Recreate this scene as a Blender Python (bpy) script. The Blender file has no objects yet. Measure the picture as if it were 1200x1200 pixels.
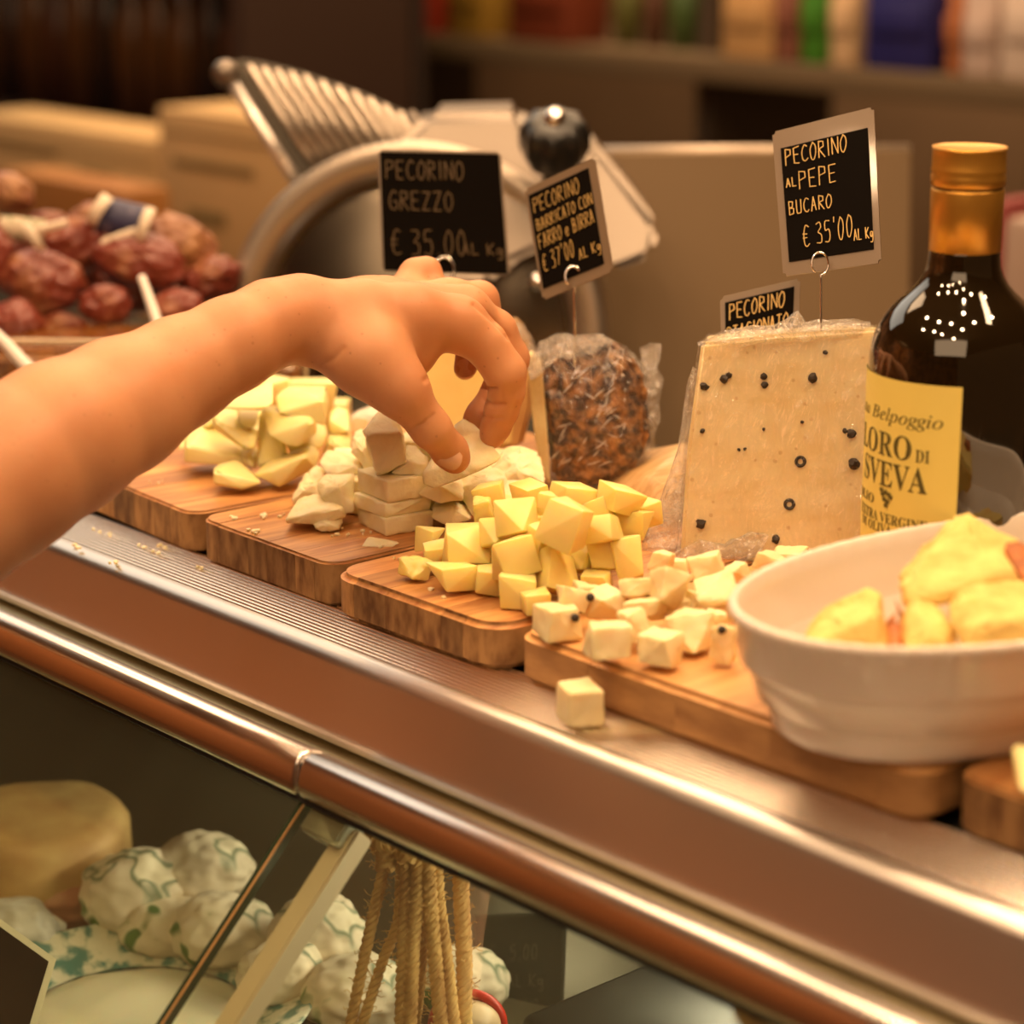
import bpy, bmesh, math, random
import numpy as np
from mathutils import Vector, Matrix, noise
sc = bpy.context.scene; COL = sc.collection
# ------------------------------------------------------------------ camera, world, exposure
F = 2750.0; PIT = math.radians(15.3); AZ = math.radians(41.8); CZ = 1.57
_fx, _fy = -math.cos(AZ), math.sin(AZ)
FWD = Vector((_fx*math.cos(PIT), _fy*math.cos(PIT), -math.sin(PIT)))
RGT = Vector((_fy, -_fx, 0)); UPV = RGT.cross(FWD)
CAMP = Vector((0, 0, CZ))
cam = bpy.data.objects.new('camera', bpy.data.cameras.new('camera')); COL.objects.link(cam)
cam.location = CAMP; cam.rotation_euler = FWD.to_track_quat('-Z', 'Y').to_euler()
cam.data.sensor_width = 36; cam.data.lens = 36*F/1200; cam.data.clip_start = 0.05
cam.data.dof.use_dof = True; cam.data.dof.focus_distance = 1.215; cam.data.dof.aperture_fstop = 5.0
sc.camera = cam
w = bpy.data.worlds.new('world'); sc.world = w; w.use_nodes = True
w.node_tree.nodes['Background'].inputs[0].default_value = (.30, .13, .045, 1)
w.node_tree.nodes['Background'].inputs[1].default_value = 0.35
sc.view_settings.view_transform = 'Standard'; sc.view_settings.look = 'None'
sc.view_settings.gamma = 1; sc.view_settings.use_curve_mapping = False
sc.view_settings.exposure = -0.10
sc.cycles.use_denoising = True
WARM = (1, .65, .36)
def area(name, loc, to, sx, sy, power, col=WARM):
    l = bpy.data.lights.new(name, 'AREA'); l.shape = 'RECTANGLE'; l.size = sx; l.size_y = sy; l.energy = power; l.color = col
    o = bpy.data.objects.new(name, l); COL.objects.link(o); o.location = loc
    o.rotation_euler = (Vector(to)-Vector(loc)).to_track_quat('-Z', 'Y').to_euler(); return o
def spot(name, loc, to, power, rad=.035, ang=75, col=WARM):
    l = bpy.data.lights.new(name, 'SPOT'); l.energy = power; l.color = col; l.shadow_soft_size = rad
    l.spot_size = math.radians(ang); l.spot_blend = .8
    o = bpy.data.objects.new(name, l); COL.objects.link(o); o.location = loc
    o.rotation_euler = (Vector(to)-Vector(loc)).to_track_quat('-Z', 'Y').to_euler(); return o
area('counter_lamp', (-.55, 1.35, 2.45), (-.85, .8, 1.2), 1.3, .13, 12)
area('shelf_fill', (-2.3, 2.0, 2.65), (-2.3, 2.8, 1.3), 1.1, .3, 18)  # added fill light, brightens the packages on the back shelf
area('edge_highlight_fill', (-1.70, 1.2, 2.55), (-1.6, 1.2, 1.2), 1.0, 1.1, 17)  # added area light, placed and sized for highlights on the metal edge
area('front_fill', (.1, -.9, 2.5), (-1.0, .8, 1.2), 1.6, .9, 12)  # added soft fill from the camera side for the cheese fronts
rng = random.Random(5)
for i in range(4):
    for j in range(4):
        p = (-1.35+i*.42+rng.uniform(-.06, .06), -.25+j*.5+rng.uniform(-.05, .05), 2.62)
        spot('ceiling_spot', p, (p[0]*.6-.35, .8, 1.2), 10.5)
area('ceiling_panel', (-3.35, 1.45, 2.5), (-3.35, 1.45, 0), 1.9, 2.2, 21, (1, .88, .70))
area('case_lamp', (-.95, .98, 1.14), (-1.1, .65, .95), 1.1, .03, 3.8, (1, .84, .6))
area('ridge_fill', (-2.5, 2.85, 2.6), (-2.5, 2.75, 0), 1.9, .9, 34)  # added area light, meant to reflect in the ridged top
area('fascia_fill', (-3.5, -2.0, 2.7), (-4.4, -2.8, 1.6), .8, .8, 34)  # added light on the unseen wall that the fascia mirrors

# ------------------------------------------------------------------ pixel of the photograph -> point in the room
def ray(px, py): return FWD + RGT*((px-600)/F) + UPV*((600-py)/F)
def D(px, py, d): return CAMP + ray(px, py)*d
def Z(px, py, z):
    r = ray(px, py); return CAMP + r*((z-CZ)/r.z)
def XP(px, py, x):
    r = ray(px, py); return CAMP + r*(x/r.x)
def YP(px, py, y):
    r = ray(px, py); return CAMP + r*(y/r.y)
def depth(p): return (Vector(p)-CAMP).dot(FWD)
HF = Vector((_fx, _fy, 0))

# ------------------------------------------------------------------ materials
MATS = {}
def mat(name, col, rough=.5, metal=0, **k):
    if name in MATS: return MATS[name]
    m = bpy.data.materials.new(name); m.use_nodes = True; nt = m.node_tree; b = nt.nodes['Principled BSDF']
    b.inputs['Base Color'].default_value = (*col, 1); b.inputs['Roughness'].default_value = rough; b.inputs['Metallic'].default_value = metal
    N = nt.nodes.new; L = nt.links.new
    if 'sss' in k:
        b.inputs['Subsurface Weight'].default_value = k['sss']; b.inputs['Subsurface Radius'].default_value = k.get('ssr', (.01, .005, .003)); b.inputs['Subsurface Scale'].default_value = 1
    if 'coat' in k: b.inputs['Coat Weight'].default_value = k['coat']; b.inputs['Coat Roughness'].default_value = .05
    if 'spec' in k: b.inputs['Specular IOR Level'].default_value = k['spec']
    if 'emit' in k: b.inputs['Emission Color'].default_value = (*k['emit'], 1); b.inputs['Emission Strength'].default_value = k.get('es', 1)
    if 'col2' in k or 'bump' in k:
        tc = N('ShaderNodeTexCoord'); mp = N('ShaderNodeMapping'); L(tc.outputs['Object'], mp.inputs[0]); mp.inputs['Scale'].default_value = k.get('stretch', (1, 1, 1))
        nz = N('ShaderNodeTexNoise'); nz.inputs['Scale'].default_value = k.get('scale', 60); nz.inputs['Detail'].default_value = k.get('detail', 5); L(mp.outputs[0], nz.inputs['Vector'])
        if k.get('rand'):
            oi = N('ShaderNodeObjectInfo'); vm = N('ShaderNodeVectorMath'); vm.operation = 'MULTIPLY_ADD'
            L(oi.outputs['Random'], vm.inputs[0]); vm.inputs[1].default_value = (7, 7, 7); L(mp.outputs[0], vm.inputs[2]); L(vm.outputs[0], nz.inputs['Vector'])
        if 'col2' in k:
            cr = N('ShaderNodeValToRGB'); lo, hi = k.get('ramp', (.35, .65)); cr.color_ramp.elements[0].position = lo; cr.color_ramp.elements[1].position = hi
            cr.color_ramp.elements[0].color = (*k['col2'], 1); cr.color_ramp.elements[1].color = (*col, 1); L(nz.outputs['Fac'], cr.inputs[0]); out = cr.outputs[0]
            if k.get('rand'):
                mr = N('ShaderNodeMapRange'); L(oi.outputs['Random'], mr.inputs[0]); mr.inputs[3].default_value = 1-k['rand']; mr.inputs[4].default_value = 1+k['rand']*.4
                mx = N('ShaderNodeVectorMath'); mx.operation = 'SCALE'; L(out, mx.inputs[0]); L(mr.outputs[0], mx.inputs[3]); out = mx.outputs[0]
            if 'spots' in k:
                sp = N('ShaderNodeTexVoronoi'); sp.inputs['Scale'].default_value = k['spots'][1]; L(tc.outputs['Object'], sp.inputs['Vector'])
                lt = N('ShaderNodeMapRange'); lt.inputs[1].default_value = k['spots'][2]; lt.inputs[2].default_value = k['spots'][2]*1.6; lt.inputs[3].default_value = k['spots'][3]; lt.inputs[4].default_value = 0; L(sp.outputs['Distance'], lt.inputs[0])
                mi = N('ShaderNodeMix'); mi.data_type = 'RGBA'; L(lt.outputs[0], mi.inputs[0]); L(out, mi.inputs[6]); mi.inputs[7].default_value = (*k['spots'][0], 1); out = mi.outputs[2]
            L(out, b.inputs['Base Color'])
        if 'bump' in k:
            bp = N('ShaderNodeBump'); bp.inputs['Strength'].default_value = k['bump']; bp.inputs['Distance'].default_value = k.get('bd', .001)
            src = nz.outputs['Fac']
            if 'bscale' in k:
                n2 = N('ShaderNodeTexNoise'); n2.inputs['Scale'].default_value = k['bscale']; n2.inputs['Detail'].default_value = 6; L(mp.outputs[0], n2.inputs['Vector']); src = n2.outputs['Fac']
            L(src, bp.inputs['Height']); L(bp.outputs[0], b.inputs['Normal'])
    MATS[name] = m; return m
def glassy(name, tint, fac, rough, bump=0, bscale=80, stretch=(1, 1, 1), haze=0, hazecol=(1, 1, 1), distort=0):
    """thin clear sheet: transparent with a fresnel-like gloss and a little scattering"""
    if name in MATS: return MATS[name]
    m = bpy.data.materials.new(name); m.use_nodes = True; nt = m.node_tree; nt.nodes.clear(); N = nt.nodes.new; L = nt.links.new
    o = N('ShaderNodeOutputMaterial'); t = N('ShaderNodeBsdfTransparent'); t.inputs[0].default_value = (*tint, 1)
    g = N('ShaderNodeBsdfGlossy'); g.inputs['Roughness'].default_value = rough
    lw = N('ShaderNodeLayerWeight'); lw.inputs[0].default_value = .35
    mr = N('ShaderNodeMapRange'); L(lw.outputs['Fresnel'], mr.inputs[0]); mr.inputs[3].default_value = fac*.5; mr.inputs[4].default_value = min(1, fac*4)
    mx = N('ShaderNodeMixShader'); L(mr.outputs[0], mx.inputs[0]); L(t.outputs[0], mx.inputs[1]); L(g.outputs[0], mx.inputs[2]); out = mx.outputs[0]
    if bump:
        tc = N('ShaderNodeTexCoord'); mp = N('ShaderNodeMapping'); mp.inputs['Scale'].default_value = stretch; L(tc.outputs['Object'], mp.inputs[0])
        nz = N('ShaderNodeTexNoise'); nz.inputs['Scale'].default_value = bscale; nz.inputs['Detail'].default_value = 4; nz.inputs['Distortion'].default_value = distort; L(mp.outputs[0], nz.inputs['Vector'])
        bp = N('ShaderNodeBump'); bp.inputs['Strength'].default_value = bump; bp.inputs['Distance'].default_value = .004; L(nz.outputs['Fac'], bp.inputs['Height'])
        L(bp.outputs[0], g.inputs['Normal']); L(bp.outputs[0], lw.inputs['Normal'])
    if haze:
        d = N('ShaderNodeBsdfDiffuse'); d.inputs[0].default_value = (*hazecol, 1); m2 = N('ShaderNodeMixShader'); m2.inputs[0].default_value = haze
        if bump:
            cr = N('ShaderNodeMapRange'); L(nz.outputs['Fac'], cr.inputs[0]); cr.inputs[1].default_value = .45; cr.inputs[2].default_value = .75; cr.inputs[3].default_value = haze*.3; cr.inputs[4].default_value = min(1, haze*3); L(cr.outputs[0], m2.inputs[0])
        L(out, m2.inputs[1]); L(d.outputs[0], m2.inputs[2]); out = m2.outputs[0]
    L(out, o.inputs[0]); MATS[name] = m; return m
STEEL = mat('brushed_steel', (.70, .66, .62), .30, 1, bump=.05, scale=30, stretch=(1, 60, 60), bd=.0004)
RIDGE = mat('ridged_aluminium', (.93, .88, .81), .20, 1)
SATIN = mat('satin_steel', (.80, .76, .72), .24, 1, bump=.04, scale=25, stretch=(1, 80, 80), bd=.0003)
CAST = mat('cast_aluminium', (.62, .58, .53), .42, .75, bump=.1, scale=300)
PANEL = mat('grey_lacquered_panel', (.22, .145, .075), .45, .2, bump=.03, scale=200)
BLACKP = mat('black_plastic', (.012, .011, .01), .3)
BLACKR = mat('black_rubber', (.01, .009, .008), .7)
CHROME = mat('chrome', (.9, .88, .86), .08, 1)
WOOD = mat('board_wood', (.70, .345, .115), .45, 0, col2=(.40, .14, .033), scale=16, stretch=(9, 1.0, 5), rand=.36, ramp=(.33, .60), detail=8, bump=.12, bd=.0008)
WOOD2 = mat('pale_board_wood', (.68, .37, .14), .5, 0, col2=(.46, .21, .065), scale=13, stretch=(7, .7, 5), rand=.12, ramp=(.3, .6), detail=8, bump=.08, bd=.0008)
ENDG = mat('end_grain', (.48, .26, .10), .65, 0, col2=(.20, .085, .026), scale=55, stretch=(2.6, 1, .9), rand=.4, ramp=(.35, .62), detail=9, bump=.3, bd=.0008)
ENDG2 = mat('pale_end_grain', (.50, .27, .105), .6, 0, col2=(.30, .14, .05), scale=40, stretch=(1, 1, 3), rand=.1, ramp=(.3, .7), detail=6, bump=.1)
CH1 = mat('smooth_pale_cheese', (.86, .78, .38), .42, 0, col2=(.82, .72, .30), scale=45, sss=.35, ssr=(.008, .006, .002), bump=.06, bscale=260)
CH2 = mat('crumbly_white_cheese', (.94, .86, .58), .6, 0, col2=(.88, .74, .38), scale=60, ramp=(.25, .6), sss=.3, ssr=(.006, .004, .002), bump=.5, bscale=300, bd=.0013)
CH3 = mat('yellow_cube_cheese', (.87, .72, .27), .38, 0, col2=(.86, .64, .17), scale=40, rand=.10, ramp=(.25, .55), sss=.5, ssr=(.014, .008, .002), bump=.1, bscale=260)
CH4 = mat('peppered_cheese', (.86, .74, .44), .5, 0, col2=(.80, .61, .29), scale=45, sss=.3, ssr=(.007, .005, .002), ramp=(.25, .55), bump=.25, bscale=240)
PAPER = mat('paper_white', (.8, .75, .65), .7)

# ------------------------------------------------------------------ objects
def tag(o, label=None, cat=None, group=None, kind=None):
    if label: o['label'] = label
    if cat: o['category'] = cat
    if group: o['group'] = group
    if kind: o['kind'] = kind
    return o
def thing(name, loc, label, cat, group=None):
    o = bpy.data.objects.new(name, None); o.empty_display_size = .02; COL.objects.link(o); o.location = loc
    return tag(o, label, cat, group)
def worldloc(o):
    p = Vector((0, 0, 0))
    while o: p += o.location; o = o.parent
    return p
def link(name, me, m, parent=None, center=True, smooth=True):
    """mesh given in room coordinates; origin moved to its own centre (top level) or kept at the parent's"""
    o = bpy.data.objects.new(name, me)
    if m: 
        for q in (m if isinstance(m, (list, tuple)) else [m]): me.materials.append(q)
    if parent:
        me.transform(Matrix.Translation(-worldloc(parent))); o.parent = parent
    elif center and len(me.vertices):
        n = len(me.vertices); co = np.empty(n*3); me.vertices.foreach_get('co', co); co = co.reshape(-1, 3)
        c = Vector(((co[:, 0].min()+co[:, 0].max())/2, (co[:, 1].min()+co[:, 1].max())/2, co[:, 2].min()))
        me.transform(Matrix.Translation(-c)); o.location = c
    if smooth:
        me.shade_smooth()
    COL.objects.link(o); return o
def bm2me(bm, auto=35):
    bmesh.ops.recalc_face_normals(bm, faces=bm.faces)
    for e in bm.edges:
        if len(e.link_faces) == 2 and e.calc_face_angle(0) > math.radians(auto): e.smooth = False
    me = bpy.data.meshes.new('m'); bm.to_mesh(me); bm.free(); return me
def raw(V, Fc):
    me = bpy.data.meshes.new('m'); me.from_pydata([tuple(v) for v in V], [], Fc); me.update(); return me
def box_bm(bm, c, s, rz=0, bev=0, seg=2):
    r = bmesh.ops.create_cube(bm, size=1, matrix=Matrix.Translation(Vector(c)) @ Matrix.Rotation(rz, 4, 'Z') @ Matrix.Diagonal((*s, 1)))
    if bev:
        es = {e for v in r['verts'] for e in v.link_edges}
        bmesh.ops.bevel(bm, geom=list(es), offset=bev, segments=seg, affect='EDGES', profile=.5)
def box(name, c, s, m, parent=None, rz=0, bev=0, seg=2):
    bm = bmesh.new(); box_bm(bm, c, s, rz, bev, seg); return link(name, bm2me(bm), m, parent)
def tube_me(pts, rad, n=10, closed=False, caps=True):
    pts = [Vector(p) for p in pts]; K = len(pts); V = []; Fc = []; rads = rad if isinstance(rad, (list, tuple)) else [rad]*K
    t0 = (pts[1]-pts[0]).normalized(); a = t0.orthogonal().normalized()
    for i, p in enumerate(pts):
        if closed: t = (pts[(i+1) % K]-pts[i-1]).normalized()
        else: t = (pts[min(i+1, K-1)]-pts[max(i-1, 0)]).normalized()
        a = (a-t*a.dot(t)).normalized(); b = t.cross(a)
        for k in range(n):
            th = 2*math.pi*k/n; V.append(p+(a*math.cos(th)+b*math.sin(th))*rads[i])
    for i in range(K if closed else K-1):
        j = (i+1) % K
        for k in range(n): l = (k+1) % n; Fc.append((i*n+k, i*n+l, j*n+l, j*n+k))
    if not closed and caps: Fc.append(tuple(range(n))[::-1]); Fc.append(tuple((K-1)*n+k for k in range(n)))
    return raw(V, Fc)
def join_me(ms):
    bm = bmesh.new()
    for m in ms: bm.from_mesh(m); bpy.data.meshes.remove(m)
    return bm2me(bm, 50)
def smoothpath(pts, n=8):
    """Catmull-Rom through the points"""
    P = [Vector(p) for p in pts]; P = [P[0]*2-P[1]]+P+[P[-1]*2-P[-2]]; out = []
    for i in range(1, len(P)-2):
        for k in range(n):
            t = k/n; a, b, c, d = P[i-1], P[i], P[i+1], P[i+2]
            out.append(.5*((2*b)+(c-a)*t+(2*a-5*b+4*c-d)*t*t+(3*b-a-3*c+d)*t**3))
    out.append(P[-2]); return out
def lathe_me(prof, c, n=48, sx=1, sy=1, rz=0, mod=None, cap=True):
    V = []; Fc = []; K = len(prof); cz, sz = math.cos(rz), math.sin(rz)
    for i, (r, z) in enumerate(prof):
        for k in range(n):
            th = 2*math.pi*k/n; rr = r*(mod(i, th) if mod else 1); x = rr*math.cos(th)*sx; y = rr*math.sin(th)*sy
            V.append((c[0]+x*cz-y*sz, c[1]+x*sz+y*cz, c[2]+z))
    for i in range(K-1):
        for k in range(n): l = (k+1) % n; Fc.append((i*n+k, i*n+l, (i+1)*n+l, (i+1)*n+k))
    if cap: Fc.append(tuple(range(n))[::-1]); Fc.append(tuple((K-1)*n+k for k in range(n)))
    return raw(V, Fc)
def hull_me(P, bev=.0008, seg=2, sub=0, rough=0, seed=0, fine=900):
    bm = bmesh.new()
    for p in P: bm.verts.new(p)
    r = bmesh.ops.convex_hull(bm, input=bm.verts)
    bmesh.ops.delete(bm, geom=[v for v in bm.verts if not v.link_faces], context='VERTS')
    bmesh.ops.dissolve_limit(bm, angle_limit=math.radians(7), verts=bm.verts, edges=bm.edges)
    if bev: bmesh.ops.bevel(bm, geom=list(bm.edges), offset=bev, segments=seg, affect='EDGES', profile=.5)
    if sub:
        bmesh.ops.triangulate(bm, faces=bm.faces)
        for _ in range(sub):
            L = sorted((e for e in bm.edges), key=lambda e: -e.calc_length()); m = L[0].calc_length()*.55
            bmesh.ops.subdivide_edges(bm, edges=[e for e in L if e.calc_length() > max(m, .0018)], cuts=1)
            bmesh.ops.triangulate(bm, faces=bm.faces)
        bm.normal_update(); o = Vector((seed*3.1, seed*1.7, 0))
        for v in bm.verts:
            n = noise.fractal(v.co*160+o, 1, 2, 4)*rough + noise.noise(v.co*fine+o)*rough*.5
            v.co += v.normal*n
    return bm2me(bm, 40 if not sub else 60)
def cube_pts(c, s, R, jit=.12, rg=random, cut=0):
    P = []
    for x in (-.5, .5):
        for y in (-.5, .5):
            for z in (-.5, .5):
                q = Vector((x*s[0]*(1+rg.uniform(-jit, jit)), y*s[1]*(1+rg.uniform(-jit, jit)), z*s[2]*(1+rg.uniform(-jit, jit))))
                P.append(Vector(c)+R @ q)
    if cut and rg.random() < cut: P.pop(rg.randrange(8))
    return P

# ------------------------------------------------------------------ shop room
def struct(o): o['kind'] = 'structure'; return o
floor_m = mat('brown_floor', (.20, .085, .03), .4, 0, col2=(.12, .05, .02), scale=3, bump=.05)
wall_m = mat('dark_brown_wall', (.19, .115, .058), .7, 0, col2=(.15, .09, .045), scale=2)
wall_w = mat('warm_wood_wall', (.52, .20, .055), .6, 0, col2=(.26, .09, .03), scale=2.2, ramp=(.42, .58))
struct(box('floor', (-1.2, .3, -.05), (7, 7, .1), floor_m))
struct(box('wall_back', (-1.2, 3.65, 1.45), (7, .1, 2.9), wall_m))
struct(box('wall_left', (-4.75, .3, 1.45), (.1, 7, 2.9), wall_w))
struct(box('wall_front', (-1.2, -3.25, 1.45), (7, .1, 2.9), wall_w))
struct(box('ceiling', (-1.2, .3, 2.95), (7, 7, .1), mat('ceiling_paint', (.45, .33, .2), .8)))
# ------------------------------------------------------------------ display counter
TOP = 1.2; XL, XR = -2.3, -.12
ctr = thing('display_counter', (-1.1, .8, 0), 'long steel and glass deli display counter with a ridged metal edge', 'counter')
def profile_x(name, prof, m, x0=XL, x1=XR, auto=35, closed=True):
    V = [(x0, y, z) for y, z in prof]+[(x1, y, z) for y, z in prof]; n = len(prof)
    Fc = [(i, (i+1) % n, n+(i+1) % n, n+i) for i in range(n if closed else n-1)]
    if closed: Fc += [tuple(range(n))[::-1], tuple(range(n, 2*n))]
    bm = bmesh.new(); bm.from_mesh(raw(V, Fc)); return link(name, bm2me(bm, auto), m, ctr)
def arc(cy, cz, r, a0, a1, n=8): return [(cy+r*math.cos(math.radians(a0+(a1-a0)*i/n)), cz+r*math.sin(math.radians(a0+(a1-a0)*i/n))) for i in range(n+1)]
# front edge: flat strip, rounded nose, sloping fascia, lip
nose = arc(.6700, TOP-.0110, .0110, 90, 154, 10)
profile_x('edge_fascia', [(.6722, TOP-.0006)] + [(.6716, TOP)] + nose + [(.6475, 1.1705), (.6455, 1.1665), (.6455, 1.1625), (.650, 1.1600), (.672, 1.160)], STEEL)
# ridges: each one a low rounded rib
P = [(.672, 1.188), (.672, TOP-.0012)]
nr = 12; y0, y1 = .6725, .7135
for i in range(nr):
    a = y0+(y1-y0)*i/nr; wd = (y1-y0)/nr
    for t, h in ((.0, -.0030), (.10, -.0016), (.19, -.0007), (.28, -.00015), (.38, 0), (.48, -.00015), (.57, -.0007), (.66, -.0016), (.76, -.0030)): P.append((a+wd*t, TOP+h))
P += [(.7145, TOP-.0012), (.7145, 1.188)]
profile_x('ridged_top', P, RIDGE, auto=60)
profile_x('black_channel', [(.7145, 1.186), (.7145, 1.1935), (.738, 1.1935), (.738, 1.186)], BLACKR)
profile_x('rear_worktop', [(.738, 1.18), (.738, TOP-.0003), (1.085, TOP-.0003), (1.085, 1.18)], mat('dark_worktop', (.035, .032, .024), .18, .0))
profile_x('worktop_underside', [(.66, 1.160), (1.085, 1.160), (1.085, 1.1795), (.6605, 1.1795)], mat('inner_steel', (.30, .28, .22), .45, .6))
# gutter between lip and rail
GUT = mat('gutter_steel', (.55, .50, .33), .25, 1)
profile_x('gutter', [(.650, 1.1605), (.6300, 1.1560), (.6300, 1.151), (.66, 1.151)], GUT)
# rail: flattened tube in two lengths, cap gap between
def rail(x0, x1, name, lab=None):
    prof = []
    for i in range(28):
        th = 2*math.pi*i/28; a = math.cos(th); b = math.sin(th); s = lambda v, p: math.copysign(abs(v)**p, v)
        u = s(a, .7)*.0105; v_ = s(b, .7)*.0118; prof.append((.6225+u*.94+v_*.25, 1.1565-u*.25+v_*.94))
    V = []; n = len(prof); xs = [x0, x0+.0006, x0+.002, x1-.002, x1-.0006, x1]; sc_ = [.86, .95, 1, 1, .95, .86]
    for x, k in zip(xs, sc_):
        for y, z in prof: V.append((x, .6225+(y-.6225)*k, 1.1565+(z-1.1565)*k))
    Fc = [(j*n+i, j*n+(i+1) % n, (j+1)*n+(i+1) % n, (j+1)*n+i) for j in range(5) for i in range(n)]+[tuple(range(n))[::-1], tuple(range(5*n, 6*n))]
    bm = bmesh.new(); bm.from_mesh(raw(V, Fc)); return link(name, bm2me(bm, 50), SATIN, ctr)
XS = -.838
rail(XL, XS-.0012, 'front_rail'); rail(XS+.0012, XR, 'front_rail')
box('rail_joint', (XS, .6225, 1.1565), (.006, .013, .014), BLACKR, ctr)
# sloping glass in two panes
GL = glassy('case_glass', (.93, .96, .88), .05, .015, haze=.012, hazecol=(.75, .8, .6))
s0 = Vector((0, .618, 1.146)); s1 = Vector((0, .44, .965)); sd = (s1-s0).normalized(); sn = Vector((0, -sd.z, sd.y))*-1
if sn.y > 0: sn = -sn
def slab(name, x0, x1, a, b, t, m, off=0, bev=0):
    bm = bmesh.new(); q = []
    for x in (x0, x1):
        for p in (a, b):
            for k in (off, off-t): q.append(Vector((x, 0, 0))+p+sn*k)
    vs = [bm.verts.new(p) for p in q]; bmesh.ops.convex_hull(bm, input=vs)
    if bev: bmesh.ops.bevel(bm, geom=list(bm.edges), offset=bev, segments=2, affect='EDGES')
    return link(name, bm2me(bm), m, ctr)
def pane(x0, x1):
    g = slab('glass_pane', x0, x1, s0, s1, .0003, GL)
    return g
pane(XL, XS-.002); pane(XS+.003, XR)
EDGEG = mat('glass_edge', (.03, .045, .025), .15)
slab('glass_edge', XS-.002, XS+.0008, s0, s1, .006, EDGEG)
slab('glass_edge_glint', XS+.0008, XS+.0013, s0, s1, .0012, mat('amber_glint', (.5, .28, .1), .3))  # amber strip painted as the glint along the pane's edge
slab('rail_seal', XL, XR, s0-sd*.004, s0+sd*.003, .003, BLACKR, off=.002)
# bracket post behind the seam
slab('bracket_post', XS+.024, XS+.037, s0+sd*.002, s1, .012, mat('post_metal', (.70, .58, .42), .42, .35), off=-.006, bev=.001)
slab('post_clamp', XS+.006, XS+.034, s0-sd*.002, s0+sd*.014, .012, mat('grey_clamp', (.3, .29, .22), .4, .7), off=-.001, bev=.001)
# lower body
BODY = mat('case_inner', (.055, .042, .022), .5)
box('deck', (-1.2, .79, .94), (2.2, .62, .02), mat('deck_steel', (.20, .17, .11), .35, .5), ctr)
box('rear_wall', (-1.2, 1.09, 1.05), (2.2, .02, .22), BODY, ctr)
box('base_front', (-1.2, .78, .46), (2.18, .66, .92), mat('base_panel', (.25, .2, .15), .4, .6), ctr)
box('price_rail', (-1.2, .93, 1.075), (2.1, .10, .006), mat('inner_shelf', (.34, .27, .16), .4, .3), ctr)
# back worktop where the slicer stands
box('back_counter', (-1.9, 1.56, .5), (3.3, .8, 1.0), mat('back_counter_m', (.10, .065, .035), .4), None, bev=.004)
bpy.data.objects['back_counter']['label'] = 'low brown counter behind the display counter carrying slicer and steel panel'; bpy.data.objects['back_counter']['category'] = 'counter'

# ------------------------------------------------------------------ cutting boards of glued staves
def board(label, x0, x1, yf, yb, rz, m_top, m_end, r=.012, th=.0235, bev=.0014, widths=None, seed=1):
    rg = random.Random(seed); cx, cy = (x0+x1)/2, yf
    b = thing('cutting_board', (cx, cy, TOP), label, 'cutting board')
    L = x1-x0; D_ = yb-yf; xs = [0]
    while xs[-1] < L-.012: xs.append(xs[-1]+rg.uniform(*(widths or (.016, .03))))
    xs[-1] = L
    if L-xs[-2] < r: xs.pop(-2)
    if xs[1] < r: xs.pop(1)
    def yoff(x):
        d = min(x, L-x)
        return 0 if d >= r else r-math.sqrt(max(0, r*r-(r-d)**2))
    for a, c in zip(xs[:-1], xs[1:]):
        n = 8; X = [a+(c-a)*i/n for i in range(n+1)]
        if a < 1e-6: X = [r*(1-math.cos(math.radians(90*i/6))) for i in range(7)]+[c]
        if c > L-1e-6: X = [a]+[L-r*(1-math.cos(math.radians(90*i/6))) for i in range(6, -1, -1)]
        out = [(x+.00012*(1 if x == X[0] and a > 0 else -1 if x == X[-1] and c < L else 0), yoff(x)) for x in X]
        out += [(x, D_-yoff(x)) for x, _ in reversed(out)]
        dz = rg.uniform(-.00015, .00015)
        bm = bmesh.new(); lo = [bm.verts.new((x-L/2, y, 0)) for x, y in out]; hi = [bm.verts.new((x-L/2, y, th+dz)) for x, y in out]
        k = len(out); bm.faces.new(lo[::-1]); bm.faces.new(hi)
        for i in range(k): bm.faces.new((lo[i], lo[(i+1) % k], hi[(i+1) % k], hi[i]))
        bm.normal_update()
        def outer(e):
            h = abs(e.verts[0].co.z-e.verts[1].co.z) < .003
            if not h: return False
            my = (e.verts[0].co.y+e.verts[1].co.y)/2; mx_ = (e.verts[0].co.x+e.verts[1].co.x)/2+L/2
            dx = abs(e.verts[0].co.x-e.verts[1].co.x)
            if dx < 1e-5 and (e.verts[0].co-e.verts[1].co).length > D_*.5: return mx_ < 1e-4 or mx_ > L-1e-4
            return True
        bmesh.ops.bevel(bm, geom=[e for e in bm.edges if outer(e)], offset=bev, segments=3, affect='EDGES')
        bmesh.ops.recalc_face_normals(bm, faces=bm.faces)
        for f in bm.faces:
            if f.normal.z < .30: f.material_index = 1
        me = bm2me(bm, 50)
        o = bpy.data.objects.new('stave', me); me.materials.append(m_top); me.materials.append(m_end); me.shade_smooth(); o.parent = b; COL.objects.link(o)
    b.rotation_euler.z = rz
    return b
board('orange-brown wooden cutting board at the left under the smooth pale wedges', -1.215, -1.0605, .7135, .985, math.radians(-4), WOOD, ENDG, seed=3)
board('cracked dark end-grain cutting board under the crumbly white cheese', -1.053, -.929, .706, 1.0, math.radians(-1), WOOD, ENDG, seed=8)
board('rounded-corner cutting board under the heap of yellow cubes', -.925, -.793, .699, .99, 0, WOOD, ENDG, r=.018, bev=.003, seed=12)
board('pale wide cutting board under the peppered cheese and white bowl', -.786, -.542, .703, 1.0, 0, WOOD2, ENDG2, r=.014, bev=.003, widths=(.04, .06), seed=5)
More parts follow.
